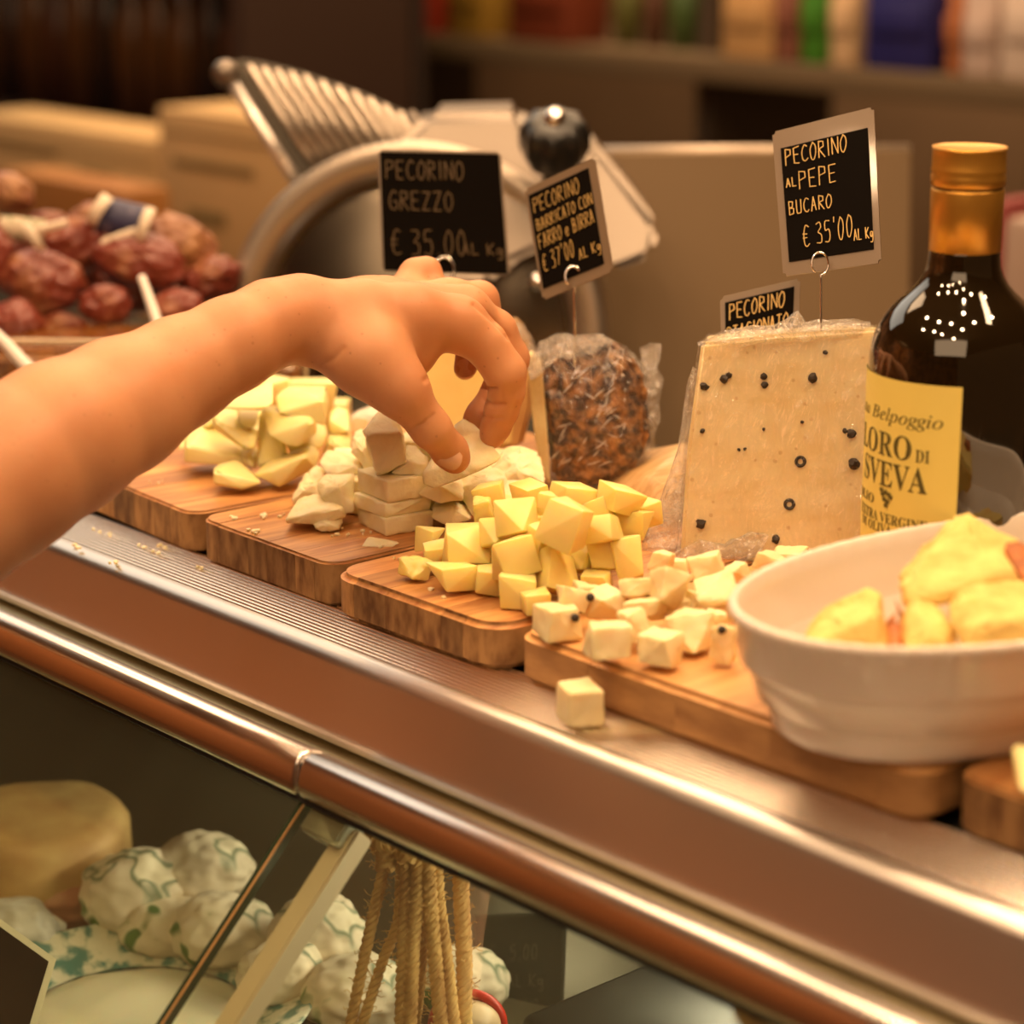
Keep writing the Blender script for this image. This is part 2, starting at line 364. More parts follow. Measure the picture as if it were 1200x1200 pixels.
board('reddish cutting board cut off by the right edge of the photo', -.535, -.41, .712, 1.0, 0, WOOD, ENDG, r=.014, seed=9)
BT = TOP+.0236

# ------------------------------------------------------------------ cheese
def piece(name, label, sil, inner, zc, m, org=(0, 0), s=1.0, t=.022, group=None, bev=.0008, rough=0, seed=0, d=None, cat='cheese', back=.62, sub=3):
    """outline of a piece as seen, its near corners (inner), and its thickness t away from us"""
    pts = [(org[0]+x/s, org[1]+y/s) for x, y in sil]; inn = [(org[0]+x/s, org[1]+y/s) for x, y in inner]
    cx = sum(p[0] for p in pts)/len(pts); cy = sum(p[1] for p in pts)/len(pts); by = max(p[1] for p in pts)
    dd = d if d else depth(Z(cx, cy, BT+zc))
    ty = min(p[1] for p in pts); k_ = lambda y: t*(.45-.95*min(1, 1.25*(y-ty)/(by-ty)))
    P = [D(x, y, dd+k_(y)) for x, y in pts]+[D(x, y, dd-t*.55) for x, y in inn]
    bc = D(cx, cy, dd)
    for x, y in pts:
        q = D(x, y, dd); q = bc+(q-bc)*(back+.25)+HF*t*.6
        P.append(q)
    return tag(link(name, hull_me(P, bev, 2, sub if rough else 0, rough, seed), m), label, cat, group)
def auto_sil(cx, cy, w_, h_, rg):
    return cx, cy, w_, h_
o1 = (120, 420); s1_ = 3.3333
K1 = 'smooth pale wedges on the left board'
H1 = [
 ('small flat wedge lying alone in front of the pale wedges', [(433, 428), (515, 408), (622, 488), (545, 515), (433, 492)], [(540, 500), (437, 440)], .008, .018),
 ('long rounded wedge with a bright top lying at the front right of the pale heap', [(590, 455), (640, 410), (820, 352), (850, 372), (835, 430), (690, 505)], [(655, 440), (790, 380)], .012, .022),
 ('largest pale wedge, at the left front of the heap beside the arm', [(318, 300), (350, 270), (400, 262), (480, 300), (575, 380), (590, 425), (430, 420), (318, 408)], [(330, 340), (480, 380)], .015, .025),
 ('narrow pale wedge standing on end in the middle of the heap', [(604, 432), (610, 215), (625, 195), (645, 205), (712, 290), (724, 380)], [(655, 235), (668, 400)], .028, .012),
 ('thick rounded pale wedge above the largest one', [(425, 212), (470, 195), (520, 225), (605, 300), (600, 345), (560, 362), (430, 275)], [(450, 250), (560, 345)], .030, .022),
 ('pale triangular wedge on top of the heap at the left', [(462, 190), (530, 145), (668, 97), (668, 175), (610, 205), (500, 200)], [(640, 190)], .048, .022),
 ('broad pale wedge with a raised corner on top of the heap at the right', [(672, 150), (710, 122), (760, 140), (878, 123), (885, 190), (870, 265), (690, 215)], [(860, 160)], .046, .024),
 ('pale block with a bright top behind the upright wedge', [(620, 200), (700, 193), (815, 212), (832, 230), (840, 290), (770, 345), (720, 340), (650, 300)], [(765, 262), (820, 240)], .034, .024),
 ('small pale block at the right shoulder of the heap', [(885, 215), (910, 200), (960, 212), (973, 290), (885, 298)], [(890, 240)], .026, .02),
 ('pale block beneath the small one at the right of the heap', [(855, 375), (880, 298), (975, 298), (970, 365), (930, 385)], [(890, 320)], .014, .02),
 ('wedge tip squeezed between the largest wedge and the upright one', [(528, 372), (590, 342), (607, 360), (602, 435), (560, 420)], [(575, 390)], .012, .016),
 ('flat pale piece half hidden by the forearm at the back of the heap', [(385, 235), (450, 192), (522, 215), (515, 245), (400, 275)], [(450, 225)], .028, .02),
 ('cream cheese scrap peeping between the top wedges', [(570, 235), (590, 210), (625, 212), (625, 290), (580, 270)], [], .03, .015),
 ('pale wedge low in the heap under the bright-topped block', [(715, 340), (770, 335), (850, 240), (882, 290), (860, 350), (740, 385)], [(800, 330)], .02, .02),
 ('pale sliver at the far left of the heap touching the arm', [(290, 330), (330, 290), (345, 350), (300, 358)], [], .012, .014),
 ('yellow block wedged below the triangular top wedge', [(525, 195), (610, 195), (605, 265), (560, 275), (528, 250)], [], .036, .016)]
for i, (lab, sil, inn, zc, t) in enumerate(H1):
    piece('cheese_wedge', lab, sil, inn, zc, CH1, o1, s1_, t*1.15, K1, bev=.0012, seed=i)
# hidden core of the left heap: plain pieces lying flat
rg = random.Random(21)
for i, (px, py, z, a) in enumerate([(345, 500, .009, .3), (300, 500, .009, 1.1), (380, 490, .010, .7), (325, 478, .011, .2), (365, 465, .03, .9), (262, 490, .010, .5), (310, 462, .03, .1)]):
    c = Z(px, py, BT+z)+HF*.012; R = Matrix.Rotation(a, 3, 'Z')
    tag(link('cheese_wedge', hull_me(cube_pts(c, (.028, .022, .017), R, .15, rg), .001), CH1), 'smooth pale cheese piece buried inside the left heap of wedges', 'cheese', K1)
o2 = (300, 280); s2 = 3.4286; K2 = 'crumbly white cheese pieces on the second board'
H2 = [
 ('slab with a yellow cut face, topmost of the three-slab stack', [(395, 960), (430, 945), (640, 945), (665, 965), (655, 1030), (520, 1068), (395, 1045)], [(520, 1000), (640, 990)], .030, .03),
 ('middle slab of the three-slab stack', [(385, 1045), (430, 1038), (520, 1066), (700, 1035), (712, 1115), (560, 1135), (400, 1090)], [(500, 1085)], .018, .03),
 ('bottom slab of the three-slab stack', [(382, 1075), (430, 1080), (560, 1128), (700, 1115), (712, 1150), (690, 1185), (520, 1197), (385, 1120)], [(520, 1140)], .008, .03),
 ('flat white wedge lying at the left front of the crumbly heap', [(118, 1125), (150, 1075), (230, 1035), (355, 1070), (358, 1120), (260, 1150), (120, 1145)], [(235, 1100), (345, 1085)], .007, .022),
 ('rounded yellowish chip in front of the flat white wedge', [(222, 1125), (270, 1098), (320, 1095), (358, 1110), (330, 1165), (270, 1182), (235, 1165)], [(290, 1150)], .005, .012),
 ('white fan-shaped piece leaning on the three-slab stack', [(238, 985), (270, 958), (395, 950), (395, 1100), (360, 1105), (260, 1040)], [(330, 1000)], .016, .02),
 ('rough crumbly lump at the left end of the crumbly heap', [(145, 1050), (175, 985), (240, 915), (285, 940), (240, 985), (255, 1030), (150, 1062)], [(200, 1010)], .010, .018),
 ('white block with a yellow side lying behind the fan-shaped piece', [(250, 900), (275, 860), (400, 890), (430, 900), (435, 945), (290, 955)], [(400, 910)], .022, .022),
 ('tall tan-faced block standing upright below the thumb base', [(428, 770), (490, 690), (560, 735), (592, 790), (605, 900), (500, 952), (480, 945)], [(440, 790), (580, 780), (490, 940)], .044, .028),
 ('block half hidden by the thumb beside the tall one', [(540, 940), (600, 830), (640, 850), (700, 905), (660, 950), (560, 950)], [(610, 900)], .034, .022),
 ('crumbly chunk left of the tall tan-faced block', [(385, 790), (430, 770), (480, 850), (490, 945), (440, 935), (385, 850)], [(430, 850)], .030, .022),
 ('piece under the pinched wedge, right of the slab stack', [(655, 965), (830, 975), (835, 1055), (740, 1062), (655, 1030)], [(740, 990)], .020, .022),
 ('yellow crumbly piece low between slab stack and cubes', [(705, 1080), (800, 1055), (865, 1080), (870, 1130), (770, 1155), (710, 1125)], [(790, 1085)], .008, .022),
 ('pale block with a crumbly face right of the pinched wedge', [(803, 1000), (850, 940), (930, 915), (1010, 960), (1000, 1060), (900, 1118), (865, 1110)], [(925, 975), (895, 1100)], .018, .026),
 ('large crumbly lump beneath the coated cheese', [(930, 960), (990, 865), (1060, 848), (1140, 880), (1165, 980), (1080, 1020), (960, 1000)], [(1050, 930)], .022, .03),
 ('white crumbly piece at the back between the two heaps', [(900, 1045), (960, 995), (1050, 980), (1110, 1000), (1080, 1060), (940, 1085)], [], .018, .02),
 ('crumbly white lump behind the left slabs', [(600, 770), (650, 800), (700, 870), (700, 920), (620, 900), (590, 830)], [], .032, .02)]
slab_corner = Z(452, 629, BT); a_ = math.radians(83)
for i, (z0_, h_, da) in enumerate(((.0182, .0122, 0), (.0100, .0080, .05), (0, .0098, -.04))):
    R = Matrix.Rotation(a_+da, 3, 'Z'); c = slab_corner+R @ Vector((.0155, .0160, 0))+Vector((0, 0, z0_+h_/2+.0001)); rs = random.Random(i+3)
    tag(link('cheese_block', hull_me(cube_pts(c, (.0305-.003*(i == 0), .0315, h_), R, .045, rs), .0009, 2, 3, .0006, i+60), CH2), H2[i][0], 'cheese', K2)
for i, (lab, sil, inn, zc, t) in enumerate(H2):
    if i < 3: continue
    piece('cheese_block', lab, sil, inn, zc, CH2, o2, s2, t, K2, bev=.0009, rough=.0010 if i not in (4, 6, 10, 14) else .0017, seed=i+1)
for i, (px, py, z, a) in enumerate([(430, 590, .010, .4), (470, 560, .010, 1.0), (520, 590, .010, .2), (560, 560, .010, .7), (600, 575, .010, .1), (500, 545, .032, .5), (420, 560, .010, .9), (465, 545, .03, 0)]):
    c = Z(px, py, BT+z)+HF*.022; R = Matrix.Rotation(a, 3, 'Z')
    tag(link('cheese_block', hull_me(cube_pts(c, (.03, .024, .019), R, .15, rg), .001, 2, 2, .0006, i), CH2), 'crumbly white cheese piece buried inside the second heap', 'cheese', K2)
# thin flake and crumbs
piece('cheese_flake', 'thin curled cheese flake lying alone before the slab stack', [(1012, 735), (1035, 700), (1080, 712), (1160, 722), (1130, 738)], [], .001, CH2, o1, s1_, .006, bev=.0003)
CR = [(275, 607), (309, 604), (368, 583), (328, 605), (352, 590), (347, 603), (392, 618), (395, 626), (380, 590), (300, 622), (445, 641), (425, 622), (186, 566), (470, 655), (520, 700), (505, 690), (640, 742), (410, 596)]
crumbs = []
for i, (x, y) in enumerate(CR):
    c = Z(x, y, BT+.0006); sz = rg.uniform(.0012, .0028) if i not in (0, 1, 9) else .004
    for k in range(rg.randint(1, 4)):
        q = c+Vector((rg.uniform(-.006, .006), rg.uniform(-.006, .006), 0)) if k else c
        crumbs.append(hull_me(cube_pts(q, (sz*(1 if not k else .45), sz*.8*(1 if not k else .5), .0012), Matrix.Rotation(rg.random()*3, 3, 'Z'), .3, rg), 0))
tag(link('cheese_crumbs', join_me(crumbs), CH2), 'loose white cheese crumbs scattered on the wooden boards', 'crumbs', kind='stuff')
crumbs = []
for x, y in [(183, 648), (189, 641), (164, 641), (128, 627), (110, 622), (135, 660), (233, 664), (585, 771), (90, 640)]:
    c = Z(x, y, TOP+.0012)
    for k in range(3):
        q = c+Vector((rg.uniform(-.005, .005), rg.uniform(-.002, .002), 0)); sz = rg.uniform(.001, .0026)
        crumbs.append(hull_me(cube_pts(q, (sz, sz, .0014), Matrix.Rotation(rg.random()*3, 3, 'Z'), .3, rg), 0))
tag(link('cheese_crumbs', join_me(crumbs), CH2), 'tiny cheese crumbs caught on the ridged metal edge', 'crumbs', kind='stuff')
# heap of yellow cubes, third board
K3 = 'yellow cheese cubes heaped on the third board'
C3 = [(530, 675, 50, 35, .008, 'yellow cube at the front left corner of the cube heap'), (572, 679, 34, 34, .008, 'small two-toned cube, second in the front row of the heap'),
 (607, 690, 48, 38, .009, 'yellow cube lying furthest forward on the third board'), (656, 672, 54, 52, .014, 'large pointed cube at the front centre of the heap'), (603, 653, 56, 48, .022, 'large bright-topped cube above the front row of the heap'),
 (547, 637, 60, 46, .020, 'broad yellow block at the left shoulder of the heap'), (505, 632, 32, 30, .012, 'small yellow cube at the far left edge of the heap above the crumbly scrap'), (512, 650, 34, 34, .010, 'small cube just left below the broad left-shoulder block'), (486, 665, 34, 26, .007, 'white crumbly scrap at the far left foot of the cube heap'), (628, 706, 34, 28, .006, 'pale cube at the foot of the heap beside the board gap'),
 (698, 681, 42, 26, .008, 'low flat cube at the right foot of the cube heap'), (664, 616, 56, 56, .040, 'large diamond-shaped cube on top of the heap'), (601, 608, 46, 50, .036, 'tall yellow cube left of the large diamond-shaped one'), (588, 626, 44, 40, .026), (634, 632, 34, 44, .028, 'orange-sided cube tucked beside the diamond-shaped one'), (706, 646, 36, 50, .020, 'pointed yellow cube right of centre in the heap'),
 (734, 654, 42, 60, .018, 'tall amber block standing at the right end of the cube heap'), (680, 655, 32, 36, .016, 'cube just left of the pointed one, right of the heap centre'), (625, 642, 30, 30, .018), (706, 622, 44, 38, .032, 'cube directly right of the large diamond-shaped one'), (741, 614, 46, 40, .030, 'large cube at the right shoulder of the cube heap'), (726, 584, 52, 32, .044, 'flat-topped cube at the upper right of the heap'), (672, 582, 48, 30, .044, 'flat cube at the top centre of the heap below the coated cheese'),
 (701, 598, 40, 34, .038), (757, 594, 34, 40, .036, 'rightmost cube in the back row of the cube heap'), (649, 592, 38, 34, .040), (621, 585, 40, 38, .038), (576, 583, 40, 34, .034, 'cube at the top left where the heap meets the crumbly cheese'), (566, 600, 26, 34, .030, 'curled crumbly chip at the left top of the cube heap'), (694, 660, 34, 30, .010), (560, 660, 32, 26, .010), (640, 668, 34, 30, .008), (590, 668, 32, 26, .008)]
def cube_piece(nm, px, py, w_, h_, z, m, lab, grp, rg, rough=0, seed=0, jit=.24, lift=0):
    c = Z(px, py, BT+z+lift); d = depth(c); w3 = w_*d/F; h3 = h_*d/F
    k = .86; s = (w3*k, w3*k*rg.uniform(.75, 1.0), h3*k*1.0)
    R = Matrix.Rotation(AZ+rg.uniform(-.8, .8), 3, 'Z') @ Matrix.Rotation(rg.uniform(-.45, .45) if z > .012 else rg.uniform(-.12, .12), 3, 'X') @ Matrix.Rotation(rg.uniform(-.4, .4) if z > .012 else rg.uniform(-.1, .1), 3, 'Y')
    P = cube_pts(c, s, R, jit, rg, .4); lo = min(p.z for p in P)
    if lo < BT+lift*0: 
        for p in P: p.z += (BT-lo)+.0002
    return tag(link(nm, hull_me(P, .0006, 2, 3 if rough else 0, rough, seed), m), lab, 'cheese', grp)
for i, t in enumerate(C3):
    lab = t[5] if len(t) > 5 else 'yellow cheese cube lying within the heap on the third board'
    cube_piece('cheese_cube', *t[:5], CH3, lab, K3, rg, .0008 if i in (8, 28) else 0, i)
for i, (px, py, z) in enumerate([(560, 640, .01), (600, 625, .01), (640, 640, .01), (680, 630, .01), (720, 625, .01), (620, 605, .02), (660, 605, .02), (700, 605, .02), (580, 605, .01), (740, 600, .012), (650, 620, .024), (690, 612, .026), (610, 630, .024)]):
    cube_piece('cheese_cube', px, py, 50, 44, z, CH3, 'yellow cheese cube lying within the heap on the third board', K3, rg)
# peppercorned cubes, fourth board
PEP = mat('peppercorn', (.025, .015, .008), .6, 0, bump=.5, scale=600)
K4 = 'peppered cheese cubes on the pale board'
C4 = [(654, 726, 52, 42, .010, 'peppered cube with a black peppercorn hanging over the gap between boards'), (667, 701, 44, 28, .016, 'pale cube behind the peppercorn cube at the board gap'), (711, 710, 46, 40, .012, 'pale rough cube right of the board gap'), (714, 752, 58, 44, .011, 'large rough cube at the front left of the peppered heap'),
 (746, 733, 40, 36, .012, 'small cube right behind the large rough front-left cube'), (774, 760, 52, 42, .009, 'rough cube standing furthest forward on the pale board'), (810, 738, 58, 46, .011, 'broad rough cube right of the foremost one'), (787, 690, 52, 44, .024, 'bright-topped cube in the middle of the peppered heap'), (840, 690, 54, 20, .022, 'long flat stick of cheese across the peppered heap'),
 (826, 662, 46, 30, .026, 'rough cube at the top of the peppered heap below the wedge'), (862, 673, 36, 28, .020, 'small cube beside the bowl rim at the back of the peppered heap'), (747, 690, 40, 24, .020, 'small cube left of the bright-topped one in the middle'), (848, 754, 26, 46, .011, 'upright cube touching the white bowl'), (756, 711, 46, 22, .016), (820, 709, 34, 28, .014), (848, 712, 34, 34, .012), (777, 658, 28, 28, .020, 'small yellow block against the foot of the peppered wedge'), (770, 712, 34, 24, .012), (800, 712, 40, 26, .012),
 (790, 668, 34, 26, .012), (840, 730, 30, 30, .010), (690, 693, 34, 22, .012), (905, 660, 40, 26, .018, 'pale piece in front of the wedge behind the bowl rim'), (925, 652, 40, 22, .012, 'further right of two pale pieces behind the bowl rim')]
for i, t in enumerate(C4):
    lab = t[5] if len(t) > 5 else 'pale rough cheese cube lying within the peppered heap'
    o = cube_piece('peppered_cube', *t[:5], CH4, lab, K4, rg, .0007, i)
    if i in (0, 1, 12):
        px, py = {0: (674, 724), 1: (692, 700), 12: (846, 738)}[i]
        c = D(px, py, depth(o.location)-.0095); b2 = bmesh.new(); bmesh.ops.create_icosphere(b2, subdivisions=2, radius=.0021, matrix=Matrix.Translation(c)); link('peppercorn', bm2me(b2), PEP, o)
# lone cube on the ridges
c = Z(679, 819, TOP+.0115); R = Matrix.Rotation(AZ+.45, 3, 'Z')
P = cube_pts(c, (.0175, .0165, .0175), R, .1, rg); lo = min(p.z for p in P)
for p in P: p.z += TOP-lo
tag(link('peppered_cube', hull_me(P, .0012, 2, 3, .0006, 77), CH4), 'single cheese cube lying alone on the ridged metal edge', 'cheese')
# pinched wedge
piece('cheese_wedge', 'thick cheese wedge pinched between thumb and fingers', [(666, 945), (700, 905), (740, 850), (800, 750), (835, 722), (875, 742), (988, 876), (965, 902), (850, 955), (715, 1006), (672, 985)], [(845, 900), (700, 930), (860, 930)], 0, CH2, o2, s2, .022, d=1.247, rough=.0004, seed=40, bev=.0008)
# ------------------------------------------------------------------ wedge with peppercorns, coated cheese, others
WRAP = glassy('cling_film', (.99, .985, .98), .11, .05, bump=1.0, bscale=120, stretch=(1, 1, .35), haze=.012, hazecol=(1, .95, .88), distort=1.5)
WRAPC = glassy('crumpled_film', (.99, .985, .98), .12, .07, bump=1.0, bscale=240, haze=.13, hazecol=(1, .93, .84), distort=2.5)
def outline_solid(name, sil, d, t, m, parent=None, bev=.002, taper=1.0, sub=0, rough=0, seed=0, tilt=(0, 0), backshift=(0, 0)):
    """solid whose near face has this outline; tilt = change of depth per metre right / up; t = thickness away"""
    cx = sum(p[0] for p in sil)/len(sil); cy = sum(p[1] for p in sil)/len(sil); f = []; b = []
    bc = D(cx, cy, d)
    for x, y in sil:
        dd = d+((x-cx)*tilt[0]+(cy-y)*tilt[1])*d/F; p = D(x, y, dd); f.append(p); b.append(bc+(p-bc)*taper+HF*t+RGT*backshift[0]+Vector((0, 0, backshift[1])))
    bm = bmesh.new(); fv = [bm.verts.new(p) for p in f]; bv = [bm.verts.new(p) for p in b]; n = len(f)
    bm.faces.new(fv); bm.faces.new(bv[::-1])
    for i in range(n): bm.faces.new((fv[i], bv[i], bv[(i+1) % n], fv[(i+1) % n]))
    bmesh.ops.recalc_face_normals(bm, faces=bm.faces)
    if bev: bmesh.ops.bevel(bm, geom=list(bm.edges), offset=bev, segments=3, affect='EDGES')
    if sub:
        bmesh.ops.triangulate(bm, faces=bm.faces)
        for _ in range(sub):
            L = [e.calc_length() for e in bm.edges]; mx = max(L)*.52
            bmesh.ops.subdivide_edges(bm, edges=[e for e in bm.edges if e.calc_length() > mx], cuts=1); bmesh.ops.triangulate(bm, faces=bm.faces)
        bm.normal_update(); o = Vector((seed*3.1, seed*1.7, 0))
        for v in bm.verts:
            v.co += v.normal*(noise.fractal(v.co*90+o, 1, 2, 5)*rough+abs(noise.noise(v.co*260+o))*rough*.8)
    return link(name, bm2me(bm, 60 if sub else 40), m, parent)
dw = depth(Z(850, 652, BT))
wd = thing('peppered_cheese_wedge', Z(905, 652, BT)+HF*.03, 'tall pale peppercorn-studded cheese wedge wrapped in film beside the bottle', 'cheese')
sil = [(822, 402), (905, 392), (1040, 384), (1043, 655), (905, 664), (797, 654), (806, 520)]
CHW = mat('wedge_cheese', (.88, .72, .43), .38, 0, col2=(.82, .62, .31), scale=28, stretch=(1, 1, 3), ramp=(.3, .6), sss=.25, ssr=(.008, .005, .002), bump=.08, bscale=200, coat=.15, spots=((.55, .30, .12), 120, .10, .45))
outline_solid('cheese_body', sil, dw, .075, CHW, wd, bev=.0022, taper=.8)
outline_solid('film_cover', [(819, 400), (905, 389), (1042, 381), (1046, 658), (905, 667), (792, 657), (801, 520)], dw-.0012, .078, WRAP, wd, bev=.003, taper=.8)
pcs = [(825, 453, 5), (849, 444, 5), (854, 440, 4), (895, 441, 4), (896, 451, 4), (952, 443, 6), (938, 541, 6, 1), (998, 508, 6), (990, 505, 3), (1000, 543, 7), (925, 591, 6, 1), (821, 614, 6), (909, 632, 5), (990, 641, 4), (866, 527, 2), (873, 526, 2), (823, 505, 3), (967, 413, 3), (940, 495, 2), (895, 503, 2)]
for q in pcs:
    c = D(q[0], q[1], dw-.0003); r_ = q[2]*dw/F
    b2 = bmesh.new()
    if len(q) > 3:
        bm = bmesh.new(); bm.from_mesh(tube_me([c+(RGT*math.cos(a)+UPV*math.sin(a))*r_*.85 for a in [i*math.pi/6 for i in range(12)]], r_*.35, 6, closed=True)); link('peppercorn', bm2me(bm), PEP, wd); b2.free()
    else:
        bmesh.ops.create_icosphere(b2, subdivisions=2, radius=r_, matrix=Matrix.Translation(c)); 
        for v in b2.verts: v.co += (v.co-c).normalized()*noise.noise(v.co*900)*r_*.5
        link('peppercorn', bm2me(b2), PEP, wd)
def crumple(name, sil, d, t, parent, seed, m=WRAPC, rough=.004, bulge=.6, label=None):
    """crumpled film: puffed patch with an irregular edge"""
    cx = sum(p[0] for p in sil)/len(sil); cy = sum(p[1] for p in sil)/len(sil); V = []; Fc = []; n = len(sil)*4; rings = 12
    def edge(u):
        u = u*len(sil); i = int(u) % len(sil); f = u-int(u); a = sil[i]; b = sil[(i+1) % len(sil)]; return a[0]+(b[0]-a[0])*f, a[1]+(b[1]-a[1])*f
    for side in (1, -1):
        for j in range(rings+1):
            k = j/rings
            for i in range(n):
                ex, ey = edge(i/n); x = cx+(ex-cx)*k; y = cy+(ey-cy)*k; q = D(x, y, d)
                h = math.sqrt(max(0, 1-k**2.5))*t*bulge
                nz = noise.fractal(q*110+Vector((seed, 0, side)), 1, 2, 4)
                rid = 1-abs(noise.noise(q*170+Vector((0, seed, 0))))*2
                V.append(q-HF*(side*h)+HF*(nz*rough*.7+rid*rough*.5)*side+UPV*nz*rough*.4)
    m1 = (rings+1)*n
    for s in range(2):
        for j in range(rings):
            for i in range(n):
                a = s*m1+j*n+i; b = s*m1+j*n+(i+1) % n; c = b+n; d_ = a+n
                Fc.append((a, b, c, d_) if s == 0 else (d_, c, b, a))
    for i in range(n): a = rings*n+i; b = rings*n+(i+1) % n; Fc.append((a, b, b+m1, a+m1))
    me = raw(V, Fc); return link(name, me, m, parent)
crumple('film_fold', [(818, 404), (850, 388), (905, 382), (925, 372), (936, 366), (945, 378), (1000, 374), (1020, 378), (1018, 392), (950, 398), (880, 402), (840, 408)], dw+.006, .02, wd, 3)
crumple('film_fold', [(806, 445), (812, 430), (822, 440), (812, 520), (800, 600), (790, 660), (760, 672), (752, 640), (772, 590), (797, 520)], dw+.012, .012, wd, 9)
crumple('film_fold', [(790, 648), (820, 632), (850, 640), (880, 622), (900, 628), (890, 650), (850, 664), (790, 668)], dw-.006, .006, wd, 12)
# seasoned wedge lying behind
sg = thing('seasoned_cheese_wedge', Z(770, 590, BT)+HF*.03, 'low cheese wedge with a basket-marked rind between coated cheese and peppered wedge', 'cheese')
RIND = mat('basket_rind', (.66, .43, .20), .55, 0, col2=(.50, .29, .11), scale=30, stretch=(12, 1, 3), bump=.5, bd=.002, coat=.2)
P = [D(703, 600, 1.33), D(700, 566, 1.42), D(728, 566, 1.42), D(800, 519, 1.36), D(835, 520, 1.36), D(840, 620, 1.30), D(745, 640, 1.31), D(820, 640, 1.45), D(730, 600, 1.45), D(845, 525, 1.44), D(760, 556, 1.31), D(780, 660, 1.30)]
lo = BT+.0004
P = [Vector((p.x, p.y, max(p.z, lo))) for p in P]
link('cheese_body', hull_me(P, .0015), RIND, sg)
crumple('film_fold', [(770, 600), (800, 560), (812, 600), (800, 680), (770, 690), (757, 650)], 1.285, .006, sg, 21)
# coated cheese (rind of grain and beer) in film
db = depth(Z(690, 566, BT))-.022
bb = thing('coated_cheese', Z(690, 562, BT)+HF*.02, 'brown grain-crusted cheese piece wrapped in crinkled film with a card stuck in it', 'cheese')
CRUST = mat('grain_crust', (.46, .20, .055), .5, 0, col2=(.05, .02, .007), scale=150, ramp=(.42, .66), detail=9, bump=1, bscale=210, bd=.004)
SIDE = mat('cut_face', (.92, .76, .40), .5, 0, col2=(.75, .5, .18), scale=40, bump=.1)
body = [(620, 428), (650, 405), (700, 398), (735, 415), (757, 450), (762, 500), (752, 545), (720, 566), (652, 568), (642, 556), (628, 500)]
outline_solid('crust', [(634, 430), (650, 408), (700, 400), (738, 415), (757, 450), (762, 505), (752, 545), (720, 565), (680, 570), (646, 568), (641, 500)], db, .05, CRUST, bb, bev=.004, taper=.85, sub=6, rough=.0022, seed=2, tilt=(-.35, 0))
outline_solid('cut_face', [(618, 432), (622, 424), (636, 437), (641, 500), (645, 570), (634, 552), (626, 505)], db+.006, .045, SIDE, bb, bev=.001, taper=.95)
crumple('film_cover', [(617, 424), (632, 402), (665, 394), (700, 392), (735, 405), (757, 440), (764, 470), (768, 520), (755, 552), (722, 571), (670, 574), (640, 571), (630, 540), (622, 480)], db+.004, .042, bb, 31, WRAP, rough=.0035)
crumple('film_fold', [(617, 424), (635, 400), (655, 393), (700, 392), (720, 400), (690, 415), (650, 418), (632, 440), (622, 445)], db-.008, .012, bb, 35)
rgc = random.Random(8); ms = []
for i in range(38):
    x = rgc.uniform(646, 738); y = rgc.uniform(414, 545); a = rgc.choice((-.9, -.7, -.5, 2.6, .3, -1.2))+rgc.uniform(-.25, .25); l = rgc.uniform(7, 20)
    pts = [D(x+math.cos(a)*l*k, y+math.sin(a)*l*k+rgc.uniform(-1, 1), db-.0035-.35*0+((x-690)*-.35)*db/F+rgc.uniform(-.002, .0005)) for k in (-.5, 0, .5)]
    ms.append(tube_me(pts, [.00012, rgc.uniform(.00022, .0004), .00012], 5))
cf = link('film_glint_streaks', join_me(ms), mat('film_glint', (.92, .86, .78), .12, 0, coat=1, spec=1), bb); cf['kind'] = 'stuff'  # pale slivers modelled in place of bright glints on the film
crumple('film_knot', [(735, 410), (752, 425), (750, 408), (765, 402), (775, 405), (774, 420), (768, 430), (778, 445), (772, 470), (774, 490), (760, 530), (745, 556), (715, 568), (735, 540), (755, 500), (752, 450)], db+.002, .016, bb, 37, rough=.004)
# tan cheese behind the hand
dh = depth(Z(585, 528, BT))-.03
hb = thing('tan_cheese', Z(560, 525, BT)+HF*.02, 'tan-rinded yellow cheese seen behind the fingers, wrapped in film', 'cheese')
outline_solid('cheese_body', [(478, 420), (520, 402), (590, 384), (612, 395), (622, 420), (620, 470), (612, 520), (600, 530), (490, 528), (478, 480)], dh, .06, mat('yellow_cut_face', (.80, .62, .24), .45, 0, col2=(.74, .54, .18), scale=25, sss=.2, bump=.05), hb, bev=.005, taper=.85)
outline_solid('rind', [(585, 383), (600, 380), (620, 398), (627, 430), (624, 480), (612, 526), (592, 529), (598, 470), (600, 420)], dh-.001, .055, mat('tan_rind', (.62, .36, .13), .4, 0, col2=(.5, .27, .09), scale=50, coat=.4), hb, bev=.003, taper=.9)
crumple('film_fold', [(590, 382), (606, 377), (622, 392), (630, 415), (620, 425), (608, 405)], dh-.004, .012, hb, 44)

